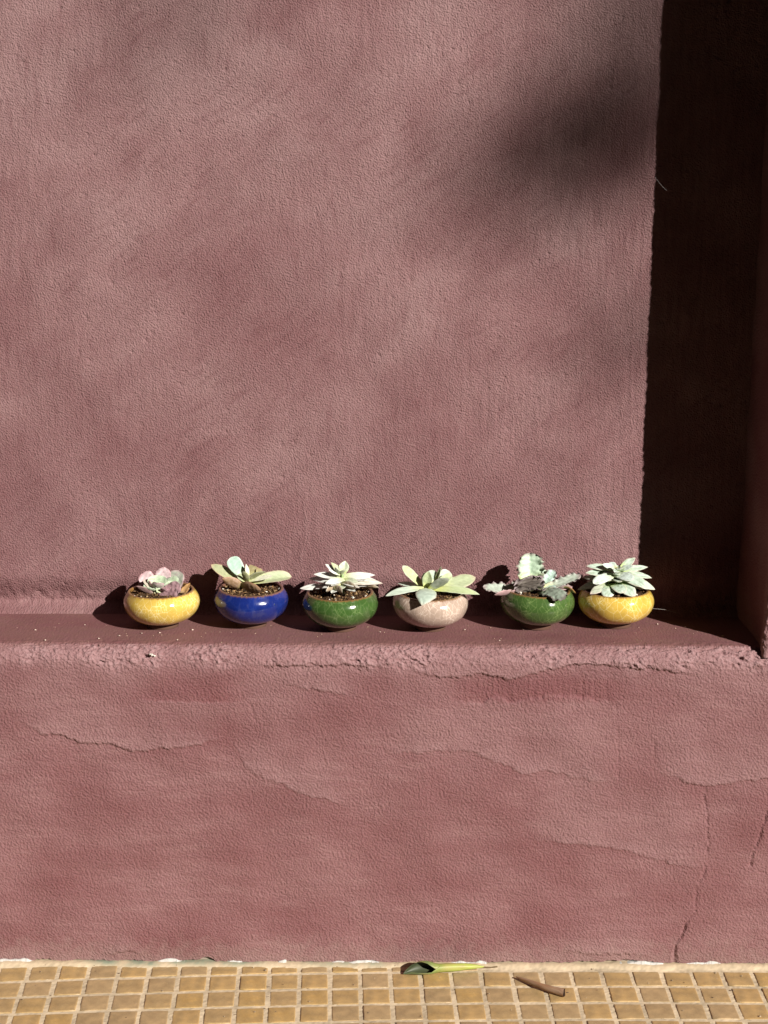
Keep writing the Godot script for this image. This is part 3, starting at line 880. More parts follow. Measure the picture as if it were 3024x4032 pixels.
func litter() -> void:
	M.fallen = lit_material(0.5, 0.45)
	var st := []
	# pointed dark end, open throat, then a tight roll that tapers to the stalk
	for q in [[0, 1.12, 2.0, 0.98, 150, 200, 0.0], [3, 2.02, 1.0, 2.2, 140, 210, 0.0], [7, 3.36, 0.4, 3.9, 120, 230, 0.0], [12, 4.7, 0.0, 5.25, 100, 240, 0.05], [16, 5.15, 0.0, 5.73, 85, 250, 0.05], [20, 5.15, 0.0, 5.61, 65, 270, 0.05], [24, 4.7, -0.2, 5.0, 40, 300, 0.05], [27, 4.26, -0.4, 4.07, 20, 350, 0.08], [31, 4.03, -0.8, 3.74, 10, 400, 0.08], [37, 3.92, -1.5, 3.52, 0, 420, 0.08], [44, 3.7, -2.4, 3.3, 0, 420, 0.08], [51, 3.47, -3.2, 2.97, 0, 420, 0.08], [58, 3.14, -4.0, 2.42, 0, 410, 0.08], [64, 2.69, -4.6, 1.65, 0, 400, 0.05], [68, 2.35, -5.0, 0.88, 0, 400, 0.05], [70, 2.24, -5.2, 0.39, 0, 380, 0.05]]:
		st.append(q)
	rolled_leaf("fallen_leaf", Vector3(0.0185, 0.0007, 0.0165), deg_to_rad(2.0), st, Color(0.05, 0.06, 0.03), [Color(0.095, 0.135, 0.06), Color(0.31, 0.345, 0.07), Color(0.36, 0.29, 0.10)], "green and yellow curled fallen leaf lying on the tiles against the ledge")
	put("stalk", tube([Vector3(0.069, 0.0018, -0.0052), Vector3(0.076, 0.0012, -0.0058), Vector3(0.082, 0.0014, -0.0064)], [0.0006, 0.0005, 0.0007], 7, Color(0.16, 0.11, 0.06)), M.vertex, get_node("fallen_leaf"))
	st = []
	for q in [[0, 0.9, 0, 0.3, 0, 380, 0.1], [2.5, 1.3, 0.6, 0.7, 5, 395, 0.15], [6, 1.7, 1.0, 1.1, 0, 410, 0.28], [12, 2.2, 1.4, 1.45, -8, 420, 0.32], [19, 2.6, 2.0, 1.75, -4, 424, 0.34], [26, 2.8, 2.2, 1.95, -12, 434, 0.34], [33, 3.0, 1.8, 2.2, -6, 424, 0.36], [40, 3.2, 1.0, 2.5, -10, 418, 0.36], [45, 3.4, 0.3, 2.75, -14, 412, 0.34], [48.5, 3.5, 0, 2.95, -20, 400, 0.32]]:
		st.append(q)
	rolled_leaf("fallen_leaf", Vector3(0.1150, 0.0007, 0.0235), deg_to_rad(-38.0), st, Color(0.05, 0.03, 0.02), [Color(0.31, 0.175, 0.095), Color(0.27, 0.145, 0.08), Color(0.40, 0.28, 0.19)], "dry brown rolled fallen leaf lying on the tiles right of the green one")
	# chips and crumbs on the shelf
	var g := RandomNumberGenerator.new()
	g.seed = 5
	var s := Soup.new()
	for k in 7: s.lump(Vector3(g.randf_range(-0.0026, 0.0026), g.randf_range(-0.0006, 0.0009), g.randf_range(-0.001, 0.001)), Vector3(0.0016, 0.0009, 0.0012) * g.randf_range(0.6, 1.2), Basis(Vector3.FORWARD, 0.15), g, Color(0.62, 0.58, 0.52))
	s.lump(Vector3(-0.0012, 0.0010, -0.001), Vector3(0.0018, 0.0007, 0.0012), Basis(Vector3.FORWARD, -0.1), g, Color(0.66, 0.62, 0.56))
	var chip := put("plaster_chip", s.mesh(), M.vertex)
	chip.position = Vector3(-0.1935, SHELF - 0.0075, 0.0005)
	tag(chip, "small white plaster chip stuck on the worn ledge edge below the left yellow bowl", "plaster chip")
	var crumbs := Soup.new()
	for q in [[-0.192, -0.038], [-0.165, -0.047], [-0.207, -0.036], [0.070, -0.051], [0.240, -0.070], [0.263, -0.062], [0.290, -0.036], [0.121, -0.052], [-0.003, -0.043], [-0.225, -0.029], [-0.241, -0.021], [-0.174, -0.018], [-0.285, -0.016], [0.098, -0.02], [-0.26, -0.06], [-0.30, -0.045]]:
		crumbs.lump(Vector3(q[0], SHELF + 0.0006, q[1]), Vector3(g.randf_range(0.0008, 0.0017), 0.0005, 0.0007), Basis(Vector3.UP, g.randf_range(-0.5, 0.5)), g, Color(0.62, 0.50, 0.42))
	for k in 90:
		var x := g.randf_range(-0.33, 0.29)
		var z := -0.012 - 0.06 * g.randf()
		var size := g.randf_range(0.00025, 0.0006)
		crumbs.lump(Vector3(x, SHELF + size * 0.4, z), Vector3(1.4, 0.7, 1.0) * size, Basis(Vector3.UP, g.randf() * TAU), g, Color(0.50, 0.36, 0.27) * g.randf_range(0.6, 1.2))
	tag(put("plaster_crumbs", crumbs.mesh(), M.vertex), "pale plaster crumbs and grit scattered over the top of the ledge", "crumbs", "", "stuff")
	var grit := Soup.new()
	for k in 90:
		var size := g.randf_range(0.0003, 0.0009)
		grit.lump(Vector3(g.randf_range(-0.34, 0.34), size * 0.5 + 0.0004, 0.004 + 0.10 * pow(g.randf(), 2.0)), Vector3(1.5, 0.7, 1.0) * size, Basis(Vector3.UP, g.randf() * TAU), g, Color(0.10, 0.07, 0.045).lerp(Color(0.45, 0.36, 0.26), g.randf()))
	tag(put("grit", grit.mesh(), M.vertex), "dark and pale grit scattered over the yellow tiles at the foot of the ledge", "grit", "", "stuff")
	var th := put("fibre", tube([Vector3(0.226, SHELF + 0.008, -0.077), Vector3(0.235, SHELF + 0.0125, -0.078), Vector3(0.247, SHELF + 0.0115, -0.078), Vector3(0.258, SHELF + 0.0085, -0.078)], [0.00006, 0.0001, 0.0001, 0.00005], 5, Color(0.5, 0.46, 0.43)), M.vertex)
	tag(th, "thin pale curved fibre on the shaded shelf right of the right yellow bowl", "fibre")
	th = put("fibre", tube([Vector3(0.2265, 0.672, -0.0985), Vector3(0.231, 0.665, -0.090), Vector3(0.235, 0.661, -0.086)], [0.00009, 0.00011, 0.00007], 5, Color(0.55, 0.52, 0.5)), M.vertex)
	tag(th, "thin pale hair sticking out of the wall high up at the shadow edge", "fibre")

# ------------------------------------------------------------------ out of view: one tree, and blockers added to cut light
func leaf_mass(s: Soup, at: Vector3, r: Vector3, count: int, size: float, g: RandomNumberGenerator, dark: Color, pale: Color, shell := 0.0) -> void:
	for k in count:
		var d := Vector3(g.randfn(), g.randfn(), g.randfn()).normalized() * pow(g.randf_range(shell, 1.0), 0.4)
		var p := at + d * r
		var b := Basis.from_euler(Vector3(g.randf() * TAU, g.randf() * TAU, g.randf() * TAU))
		var l := size * g.randf_range(0.7, 1.3)
		var w := l * 0.42
		s.quad(p - b.x * l * 0.5, p + b.z * w * 0.5, p + b.x * l * 0.5, p - b.z * w * 0.5, dark.lerp(pale, g.randf()))

func surroundings() -> void:
	var roof_blocker := Soup.new()  # unseen slab added overhead to cut sky light and deepen the shade
	roof_blocker.box(Vector3(-2.6, 2.40, -0.5), Vector3(2.6, 2.52, 1.75), Color(0.16, 0.10, 0.08))
	roof_blocker.box(Vector3(-2.6, 2.28, 1.76), Vector3(2.6, 2.56, 1.80), Color(0.12, 0.07, 0.05))
	tag(put("added_roof", roof_blocker.mesh(), M.vertex), "added unseen slab overhead that blocks sky light from wall and tiles", "roof_blocker")
	var g := RandomNumberGenerator.new()
	g.seed = 12
	var t := base("added_hedge", Vector3(2.6, 0, 4.1))  # unseen leafy screen added to block low sky and shade the floor
	tag(t, "added unseen leafy screen that blocks low sky and shades the floor", "added_hedge")
	var core := Soup.new()
	core.box(Vector3(-6.4, -0.02, 0.0), Vector3(6.8, 2.58, 0.7), Color(0.012, 0.016, 0.008))
	put("solid_core", core.mesh(), M.vertex, t)
	var hs := Soup.new()
	for k in 16000:
		var p := Vector3(g.randf_range(-6.5, 6.9), g.randf_range(0.0, 2.64), g.randf_range(-0.12, 0.06))
		if k % 4 == 0: p = Vector3(p.x, 2.57 + g.randf_range(0.0, 0.13), g.randf_range(-0.05, 0.75))
		var b := Basis.from_euler(Vector3(g.randf() * TAU, g.randf() * TAU, g.randf() * TAU))
		var l := g.randf_range(0.05, 0.11)
		hs.quad(p - b.x * l * 0.5, p + b.z * l * 0.25, p + b.x * l * 0.5, p - b.z * l * 0.25, Color(0.02, 0.04, 0.012).lerp(Color(0.05, 0.09, 0.025), g.randf()))
	tag(put("leaves", hs.mesh(), M.tree_leaf, t), "", "", "", "stuff")
	# a garden tree whose lowest twigs throw the soft shadow at the upper right
	var L := 11.0
	var shade_at := Vector3(0.168, 0.700, BACK)
	var c := shade_at + SUN.normalized() * L
	t = base("unseen_tree", Vector3(c.x + 3.1, -0.02, c.z + 0.6))
	tag(t, "leafy garden tree behind the added screen whose low twigs shade the wall", "tree")
	var o := c - t.position
	put("trunk", tube([Vector3.ZERO, Vector3(0.1, 2.2, -0.1), Vector3(-0.1, 4.4, 0.1), Vector3(-0.3, 6.4, 0)], [0.26, 0.2, 0.16, 0.08], 10, Color(0.12, 0.09, 0.06)), M.vertex, t)
	put("limb", tube([Vector3(-0.1, 4.4, 0.1), o + Vector3(0.9, 0.5, 0.2), o + Vector3(0.3, 0.13, 0.05), o + Vector3(0.02, 0.01, 0)], [0.09, 0.05, 0.02, 0.006], 8, Color(0.12, 0.09, 0.06)), M.vertex, t)
	var s := Soup.new()
	for q in [[0.0, 0.0, 0.105, 0.075, 260], [0.05, 0.025, 0.075, 0.055, 110], [0.07, 0.14, 0.10, 0.09, 150], [-0.08, -0.02, 0.05, 0.04, 20], [0.055, -0.155, 0.045, 0.045, 52], [-0.34, 0.10, 0.07, 0.06, 30], [0.24, 0.12, 0.09, 0.06, 120]]:
		leaf_mass(s, o + Vector3(q[0], q[1], 0), Vector3(q[2], q[3], 0.06), int(q[4]), 0.030, g, Color(0.03, 0.06, 0.015), Color(0.07, 0.12, 0.03))
	for k in 22:
		var d := Vector3(g.randf_range(-1, 1), g.randf_range(-0.4, 1), g.randf_range(-1, 1)) * 1.3
		leaf_mass(s, o + Vector3(2.2, 2.9, 0.6) + d, Vector3(0.75, 0.5, 0.75), 420, 0.11, g, Color(0.03, 0.06, 0.015), Color(0.07, 0.12, 0.03))
	tag(put("crown", s.mesh(), M.tree_leaf, t), "", "", "", "stuff")
	# two denser trees added, unseen, to shade wall and floor beyond the view
	for q in [[-2.45, 10.0, "added dense tree, unseen, shading the wall left of the view"], [2.25, 9.0, "added dense tree, unseen, shading the wall right of the view"]]:
		var at: Vector3 = Vector3(q[0], 0.5, BACK) + SUN.normalized() * q[1]
		t = base("unseen_tree", Vector3(at.x, -0.02, at.z))
		tag(t, q[2], "tree")
		put("trunk", tube([Vector3.ZERO, Vector3(0.05, at.y - 2.0, 0.0), Vector3(0, at.y + 1.0, 0)], [0.22, 0.16, 0.06], 10, Color(0.12, 0.09, 0.06)), M.vertex, t)
		var cs := Soup.new()
		leaf_mass(cs, Vector3(0, at.y, 0), Vector3(1.35, 2.3, 1.2), 15000, 0.12, g, Color(0.03, 0.06, 0.015), Color(0.07, 0.12, 0.03))
		tag(put("crown", cs.mesh(), M.tree_leaf, t), "", "", "", "stuff")

# ------------------------------------------------------------------ the scene
const GRAIN := 0.09

func _ready() -> void:
	var cam := Camera3D.new()
	cam.name = "camera"
	cam.fov = 36.8
	cam.near = 0.05
	cam.far = 200.0
	cam.position = Vector3(0, 0.681, 1.225)
	cam.rotation_degrees = Vector3(-12.7, 0, 0.25)
	add_child(cam)
	cam.current = true
	var env := Environment.new()
	env.background_mode = Environment.BG_SKY
	var sky := ProceduralSkyMaterial.new()
	sky.sky_top_color = Color(0.22, 0.38, 0.70)
	sky.sky_horizon_color = Color(0.62, 0.74, 0.88)
	sky.ground_bottom_color = Color(0.12, 0.10, 0.08)
	sky.ground_horizon_color = Color(0.45, 0.46, 0.45)
	sky.sky_energy_multiplier = 0.12
	env.sky = Sky.new()
	env.sky.sky_material = sky
	env.tonemap_mode = Environment.TONE_MAPPER_LINEAR
	env.tonemap_exposure = 1.62
	env.sdfgi_enabled = true
	env.ssao_enabled = true
	env.ssil_enabled = true
	var we := WorldEnvironment.new()
	we.name = "environment"
	we.environment = env
	add_child(we)
	var sun := DirectionalLight3D.new()
	sun.name = "sun"
	sun.light_color = Color(1.0, 0.975, 0.94)
	sun.light_energy = 1.5
	sun.light_angular_distance = 0.5
	sun.shadow_enabled = true
	add_child(sun)
	sun.look_at_from_position(SUN * 20.0, Vector3.ZERO, Vector3.UP)
	rng.seed = 2024
	make_materials()
	back_wall()
	ledge()
	pillar()
	floor_tiles()
	var p: Node3D
	bowl(-0.1920, -0.0597, "yellow", 1, Vector2(0.0, 0.02), [0.06, 31.2], "yellow crackle glazed bowl at the left end holding the pink leaved succulent")
	bowl(-0.1155, -0.0642, "blue", 2, Vector2(0.01, -0.01), [0.45, 31.0], "cobalt blue glossy bowl, the only blue one on the ledge")
	bowl(-0.0373, -0.0560, "green", 3, Vector2(0.02, 0.01), [0.4, 31.0], "green glazed bowl right of the blue one, under the white tiered succulent")
	bowl(0.0403, -0.0583, "pink", 4, Vector2(0.02, -0.01), [0.4, 31.4], "pale pink beige bowl with white crackle lines, fourth in the row")
	bowl(0.1329, -0.0642, "green_pale", 5, Vector2(0.0, -0.03), [0.12, 31.0], "finely crackled green bowl holding the frilly wavy leaved succulent")
	bowl(0.2029, -0.0687, "yellow_pale", 6, Vector2(0.0, 0.01), [0.06, 31.0], "yellow crackle bowl at the right end beside the dark shadow")
	var words := ["small succulent with crinkled pink and mint spoon leaves in the left yellow bowl", "sparse succulent with olive, brown and one round mint leaf in the blue bowl", "tiered white grey succulent with pointed thin leaves in the third bowl", "open pale green star shaped succulent in the pink beige bowl", "succulent with frilly purple edged wavy leaves in the fifth bowl", "dense many leaved blue green rosette succulent in the right yellow bowl"]
	for k in 6: tag(plants[k], words[k], "succulent", "succulents planted in the glazed bowls")
	p = plants[0]
	leaf(p, Vector3(-5.4, 4.0, -6.0), Vector3(-19.0, 16.6, -12.0), 11.5, Vector3(0.3, 0.5, 1), [0.66, 2.4, 0.18, 0, 0.02, 0.05], "pink")
	leaf(p, Vector3(-0.9, 7.6, -9.0), Vector3(0.4, 22.0, -15.0), 11.0, Vector3(0, 0.4, 1), [0.62, 1.7, 0.12, 0, 0.0, 0.04], "pink")
	leaf(p, Vector3(8.1, 1.3, -8.0), Vector3(13.7, 19.8, -12.0), 12.6, Vector3(-0.35, 0.4, 1), [0.62, 2.4, 0.15, 0, 0.0, 0.04], "pinkgrey")
	leaf(p, Vector3(-3.8, 3.5, 0.0), Vector3(-3.7, 17.8, -3.0), 12.6, Vector3(0.1, 0.55, 1), [0.72, 2.6, 0.3, 0.1, 0.0, 0.06], "mint")
	leaf(p, Vector3(1.1, 6.3, 2.0), Vector3(15.4, 16.1, 3.0), 8.6, Vector3(-0.3, 0.8, 1), [0.66, 2.6, 0.15, 0.0, 0.0, 0.03], "mint")
	leaf(p, Vector3(-1.9, 1.4, 8.0), Vector3(18.0, 14.0, 14.0), 9.9, Vector3(-0.2, 0.3, 1), [0.62, 2.2, -0.15, 0, 0.05, 0.05], "pinkbump")
	leaf(p, Vector3(-2.1, 1.4, 10.0), Vector3(16.8, 8.6, 20.0), 8.9, Vector3(-0.1, 0.6, 1), [0.62, 2.4, -0.15, 0, 0.05, 0.05], "pinkbump")
	leaf(p, Vector3(-6.4, 2.5, 6.0), Vector3(-19.9, 11.8, 12.0), 6.2, Vector3(-0.2, 0.5, -0.4), [0.55, 1.6, 0.1, 0, -0.05, 0.03], "duskpink")
	leaf(p, Vector3(-5.9, 5.2, 3.0), Vector3(-15.6, 14.2, 0.0), 5.6, Vector3(0.8, 0.5, 0.5), [0.6, 2.2, 0.1, 0.1, 0.0, 0], "duskcream")
	leaf(p, Vector3(-2.0, 5.2, 8.0), Vector3(0.3, 13.7, 6.0), 5.4, Vector3(0.2, 0.3, 1), [0.6, 2.2, 0.15, 0.0, 0.0, 0], "mint")
	leaf(p, Vector3(-10.4, 5.7, -4.0), Vector3(-21.2, 9.6, -6.0), 4.8, Vector3(0.2, 0.8, 0.6), [0.6, 2, 0.1, 0, 0, 0], "duskpink")
	leaf(p, Vector3(17.6, 1.4, 8.0), Vector3(24.6, 11.8, 0.0), 6.2, Vector3(-0.5, 0.5, 0.8), [0.5, 1.5, 0.25, 0.1, 0.0, 0.03], "dry")
	p = plants[1]
	leaf(p, Vector3(-12.3, 10.8, -6.0), Vector3(-35.8, 23.3, -14.0), 9.9, Vector3(0.5, 0.75, 0.8), [0.55, 1.8, 0.15, 0.1, -0.02, 0.0], "tan")
	leaf(p, Vector3(-6.9, 15.7, -4.0), Vector3(-18.1, 30.3, -12.0), 11.5, Vector3(0.25, 0.35, 1), [0.68, 2.6, 0.1, 0.0, 0.03, 0.0], "bluemint")
	leaf(p, Vector3(4.9, 14.6, -6.0), Vector3(-2.0, 22.9, -16.0), 10.7, Vector3(0.5, 0.2, 1), [0.45, 1.5, 0.1, 0.0, 0.0, 0.0], "olive")
	leaf(p, Vector3(5.4, 15.8, -6.0), Vector3(8.6, 19.7, -14.0), 7.0, Vector3(0.3, 0.2, 1), [0.5, 1.6, 0.1, 0.0, 0.0, 0.0], "olive")
	leaf(p, Vector3(-1.9, 16.0, -1.0), Vector3(-4.1, 26.6, -4.0), 4.0, Vector3(0.7, 0.3, 0.7), [0.5, 1.6, 0.1, 0.0, 0.0, 0.0], "cream")
	leaf(p, Vector3(-2.3, 11.6, 1.0), Vector3(14.2, 22.5, 6.0), 7.0, Vector3(-0.2, 0.7, -0.35), [0.5, 1.5, 0.3, 0.25, -0.1, 0.0], "olivecup")
	leaf(p, Vector3(-1.7, 12.4, 2.0), Vector3(-6.1, 22.0, 4.0), 6.4, Vector3(0.3, 0.5, -0.8), [0.6, 2, 0.15, 0.0, 0.0, 0.0], "olivecup")
	leaf(p, Vector3(-0.6, 10.5, 0.0), Vector3(35.2, 14.1, -8.0), 11.3, Vector3(-0.15, 0.95, 0.7), [0.62, 2.3, 0.3, 0.25, -0.04, 0.0], "palegreen")
	leaf(p, Vector3(-0.8, 13.2, 3.0), Vector3(19.3, 18.4, 5.0), 4.6, Vector3(0, 0.9, 0.6), [0.6, 2.2, 0.15, 0.0, -0.02, 0.0], "cream")
	leaf(p, Vector3(-6.2, 8.0, 6.0), Vector3(-23.2, 17.9, 12.0), 9.4, Vector3(-0.15, 0.4, -0.9), [0.5, 1.7, 0.15, 0.0, -0.06, 0.0], "brown")
	leaf(p, Vector3(-6.5, 10.8, 8.0), Vector3(11.0, 10.3, 22.0), 10.2, Vector3(0.1, 0.3, -0.9), [0.45, 2.0, 0.15, 0.0, 0.05, 0.0], "brown")
	leaf(p, Vector3(-3.5, 12.1, 0.0), Vector3(-11.1, 17.1, -3.0), 5.9, Vector3(0.5, 0.5, 0.8), [0.6, 2.2, 0.15, 0.0, 0.0, 0.0], "palegreen")
	p = plants[2]
	leaf(p, Vector3(0.3, 20.6, -1.0), Vector3(-13.2, 28.9, -4.0), 5.1, Vector3(0.1, 0.9, 0.85), [0.5, 1.6, 0.1, 0.05, -0.02, 0.0], "white")
	leaf(p, Vector3(0.6, 21.7, 0.0), Vector3(-8.1, 31.0, -2.0), 4.6, Vector3(0.5, 0.4, 0.7), [0.5, 1.6, 0.15, 0.1, 0.0, 0.0], "greenpale")
	leaf(p, Vector3(2.1, 21.4, 0.0), Vector3(4.2, 31.8, -4.0), 8.1, Vector3(-0.1, 0.3, 1), [0.55, 1.6, 0.2, 0.1, 0.0, 0.0], "whitegreen")
	leaf(p, Vector3(-0.2, 21.1, 2.0), Vector3(-10.1, 26.0, 4.0), 3.2, Vector3(0.1, 0.9, 0.75), [0.5, 1.6, 0.1, 0.0, 0.0, 0.0], "white")
	leaf(p, Vector3(0.8, 17.9, -1.0), Vector3(-23.2, 20.1, -3.0), 7.0, Vector3(0, 1, 0.6), [0.5, 1.6, 0.1, 0.05, -0.03, 0.0], "white")
	leaf(p, Vector3(2.9, 18.1, -2.0), Vector3(26.1, 18.1, 0.0), 6.4, Vector3(0, 1, 0.7), [0.5, 1.6, 0.1, 0.05, -0.06, 0.0], "white")
	leaf(p, Vector3(3.3, 18.2, -5.0), Vector3(30.0, 17.8, -10.0), 5.9, Vector3(0, 1, 0.75), [0.5, 1.6, 0.1, 0.0, -0.03, 0.0], "white")
	leaf(p, Vector3(0.2, 14.9, -3.0), Vector3(-27.7, 14.3, -10.0), 7.5, Vector3(-0.05, 1, 0.65), [0.5, 1.6, 0.1, 0.0, -0.03, 0.0], "white")
	leaf(p, Vector3(2.8, 15.1, -4.0), Vector3(30.3, 14.6, -6.0), 7.0, Vector3(0, 1, 0.65), [0.5, 1.6, 0.1, 0.0, -0.03, 0.0], "white")
	leaf(p, Vector3(3.1, 18.1, 6.0), Vector3(-12.4, 17.3, 18.0), 6.4, Vector3(-0.1, 1, 0.7), [0.55, 1.8, 0.1, 0.0, -0.06, 0.0], "white")
	leaf(p, Vector3(3.5, 17.6, 4.0), Vector3(15.3, 17.9, 14.0), 5.9, Vector3(0.1, 1, 0.65), [0.5, 1.7, 0.1, 0.0, -0.05, 0.0], "whitegreen")
	leaf(p, Vector3(1.8, 14.0, 0.0), Vector3(36.7, 13.5, 2.0), 8.1, Vector3(0, 1, 0.6), [0.5, 1.6, 0.15, 0.05, -0.06, 0.0], "whitebrown")
	leaf(p, Vector3(3.4, 11.3, -2.0), Vector3(33.5, 10.2, 4.0), 8.1, Vector3(0.1, 0.5, -0.8), [0.5, 1.6, 0.15, 0.05, -0.08, 0.0], "brownunder")
	leaf(p, Vector3(0.5, 13.0, 8.0), Vector3(-11.8, 10.9, 18.0), 7.0, Vector3(-0.15, 0.35, -0.9), [0.5, 2.0, 0.3, 0.0, -0.12, 0.0], "brownunder")
	leaf(p, Vector3(-4.6, 12.5, 14.0), Vector3(2.4, 10.4, 22.0), 7.0, Vector3(-0.15, 0.3, -0.9), [0.5, 2.2, 0.3, 0.0, -0.1, 0.0], "brownunder")
	leaf(p, Vector3(2.0, 13.5, 8.0), Vector3(13.8, 14.1, 18.0), 7.5, Vector3(0.05, 0.35, -0.9), [0.5, 2.0, 0.3, 0.0, -0.1, 0.0], "brownunder")
	leaf(p, Vector3(-1.8, 10.8, 2.0), Vector3(-34.8, 8.7, 2.0), 6.4, Vector3(0, 1, 0.65), [0.6, 1.8, 0.1, 0.0, -0.05, 0.0], "white")
	leaf(p, Vector3(1.1, 11.8, -6.0), Vector3(-13.1, 10.8, -18.0), 7.0, Vector3(0, 1, 0.65), [0.5, 1.6, 0.1, 0.0, -0.03, 0.0], "white")
	leaf(p, Vector3(2.2, 12.4, -6.0), Vector3(16.9, 10.8, -18.0), 7.0, Vector3(0, 1, 0.65), [0.5, 1.6, 0.1, 0.0, -0.03, 0.0], "white")
	p = plants[3]
	leaf(p, Vector3(-5.8, 8.3, -4.0), Vector3(-23.9, 25.0, -12.0), 8.1, Vector3(0.6, 0.4, 0.8), [0.68, 2.0, 0.12, 0.05, 0.04, 0.0], "paleyellow")
	leaf(p, Vector3(-6.2, 7.2, -8.0), Vector3(-28.2, 8.3, -16.0), 6.4, Vector3(0, 1, 0.4), [0.55, 1.8, 0.1, 0.05, -0.03, 0.0], "bluepale")
	leaf(p, Vector3(-3.3, 8.3, 2.0), Vector3(-38.6, 5.6, 16.0), 7.0, Vector3(0, 0.9, 0.5), [0.6, 1.8, 0.1, 0.05, -0.14, 0.0], "bluepale")
	leaf(p, Vector3(-0.8, 9.2, 8.0), Vector3(-8.2, 3.6, 38.0), 16.1, Vector3(-0.05, 0.7, 0.7), [0.55, 1.5, -0.1, 0.05, -0.22, 0.0], "bluegrey")
	leaf(p, Vector3(-3.0, 7.8, 2.0), Vector3(-1.6, 23.4, -1.0), 8.1, Vector3(-0.35, 0.3, 1), [0.55, 1.7, 0.25, 0.1, 0.0, 0.0], "paleyellow")
	leaf(p, Vector3(-4.0, 8.3, -2.0), Vector3(-4.8, 21.5, -3.0), 7.0, Vector3(-0.7, 0.3, 0.6), [0.55, 1.7, 0.15, 0.1, 0.0, 0.0], "greendark")
	leaf(p, Vector3(1.2, 10.2, -5.0), Vector3(2.1, 21.0, -13.0), 9.1, Vector3(0, 0.3, 1), [0.6, 2.2, 0.12, 0.0, 0.0, 0.0], "bluepale")
	leaf(p, Vector3(5.1, 11.6, -4.0), Vector3(9.7, 25.5, -9.0), 5.1, Vector3(-0.8, 0.3, 0.5), [0.45, 1.4, 0.2, 0.2, 0.0, 0.0], "greendark")
	leaf(p, Vector3(5.5, 9.4, -6.0), Vector3(16.9, 19.6, -15.0), 10.2, Vector3(-0.2, 0.4, 1), [0.65, 2.6, 0.2, 0.05, 0.0, 0.0], "bluepale")
	leaf(p, Vector3(4.8, 11.0, -2.0), Vector3(18.9, 18.7, -6.0), 6.4, Vector3(-0.2, 0.4, 1), [0.65, 2.6, 0.2, 0.05, 0.0, 0.0], "paleyellow")
	leaf(p, Vector3(-0.7, 8.6, 6.0), Vector3(15.3, 20.6, 14.0), 9.1, Vector3(0.1, 0.6, -0.75), [0.55, 1.9, 0.15, 0.05, -0.05, 0.0], "greyunder")
	leaf(p, Vector3(4.8, 6.6, -2.0), Vector3(39.9, 14.4, -14.0), 12.3, Vector3(-0.2, 0.8, 0.8), [0.65, 1.9, 0.12, 0.0, 0.0, 0.0], "palegreen")
	leaf(p, Vector3(1.4, 8.0, 4.0), Vector3(41.9, 6.7, 14.0), 8.1, Vector3(0, 0.9, 0.5), [0.6, 1.6, 0.12, 0.05, -0.12, 0.0], "paleyellow")
	p = plants[4]
	leaf(p, Vector3(-5.1, 7.6, -3.0), Vector3(-5.6, 35.7, -12.0), 21.5, Vector3(0, 0.25, 1), [0.56, 2.4, 0.15, 0.3, 0.0, 0.13], "frill")
	leaf(p, Vector3(-10.2, 4.4, 0.0), Vector3(-47.2, 9.5, 6.0), 9.4, Vector3(0.1, 0.8, 0.7), [0.68, 2.2, 0.1, 0.1, -0.02, 0.16], "frillgrey")
	leaf(p, Vector3(-12.2, 4.1, 4.0), Vector3(-38.2, 6.7, 20.0), 7.2, Vector3(-0.05, 0.5, -0.8), [0.6, 1.8, 0.1, 0.0, -0.06, 0.05], "frillpink")
	leaf(p, Vector3(-3.5, 4.4, 4.0), Vector3(-10.6, 21.7, 16.0), 24.2, Vector3(0.0, 0.25, -1), [0.7, 3.0, -0.1, 0.0, 0.06, 0.1], "frillunder")
	leaf(p, Vector3(-4.4, 7.8, 2.0), Vector3(-5.6, 18.0, 0.0), 11.0, Vector3(0, 0.3, 1), [0.7, 2.6, 0.2, 0.2, 0.0, 0.14], "frill")
	leaf(p, Vector3(3.2, 4.7, -3.0), Vector3(16.7, 20.7, -10.0), 9.4, Vector3(-0.3, 0.5, 0.8), [0.65, 2.2, 0.15, 0.15, 0.02, 0.14], "frillblue")
	leaf(p, Vector3(4.7, 10.7, -8.0), Vector3(9.5, 19.9, -14.0), 8.3, Vector3(-0.1, 0.4, 1), [0.65, 2.2, 0.15, 0.15, 0.02, 0.12], "frill")
	leaf(p, Vector3(0.0, 4.2, 2.0), Vector3(38.5, 18.0, -4.0), 9.1, Vector3(-0.2, 0.85, 0.7), [0.68, 2.4, 0.12, 0.15, 0.03, 0.16], "frillgrey")
	leaf(p, Vector3(0.7, 5.6, 6.0), Vector3(21.0, 9.0, 36.0), 13.2, Vector3(0.05, 0.75, 0.65), [0.66, 2.8, -0.1, 0.0, -0.18, 0.12], "frillgrey2")
	leaf(p, Vector3(23.6, 7.8, 0.0), Vector3(33.4, 3.6, 4.0), 6.1, Vector3(0.2, 0.7, -0.5), [0.5, 1.7, 0.2, 0.0, -0.15, 0.02], "orangeolive")
	leaf(p, Vector3(3.3, 2.8, -4.0), Vector3(31.4, 7.8, -2.0), 6.6, Vector3(0, 1, 0.3), [0.66, 2.4, 0.1, 0.1, -0.04, 0.1], "frillpink")
	leaf(p, Vector3(-6.3, 3.3, -6.0), Vector3(-17.7, 8.5, -16.0), 8.3, Vector3(0.2, 0.8, 0.6), [0.66, 2.4, 0.1, 0.1, 0, 0.14], "frillgrey")
	p = plants[5]
	leaf(p, Vector3(4.1, 23.6, -3.0), Vector3(16.7, 31.6, -8.0), 5.9, Vector3(-0.3, 0.7, 0.95), [0.5, 1.5, 0.15, 0.1, 0.03, 0.0], "var")
	leaf(p, Vector3(3.4, 21.7, -2.0), Vector3(27.6, 23.7, -6.0), 5.6, Vector3(-0.1, 1, 0.75), [0.5, 1.6, 0.15, 0.1, 0.0, 0.0], "var")
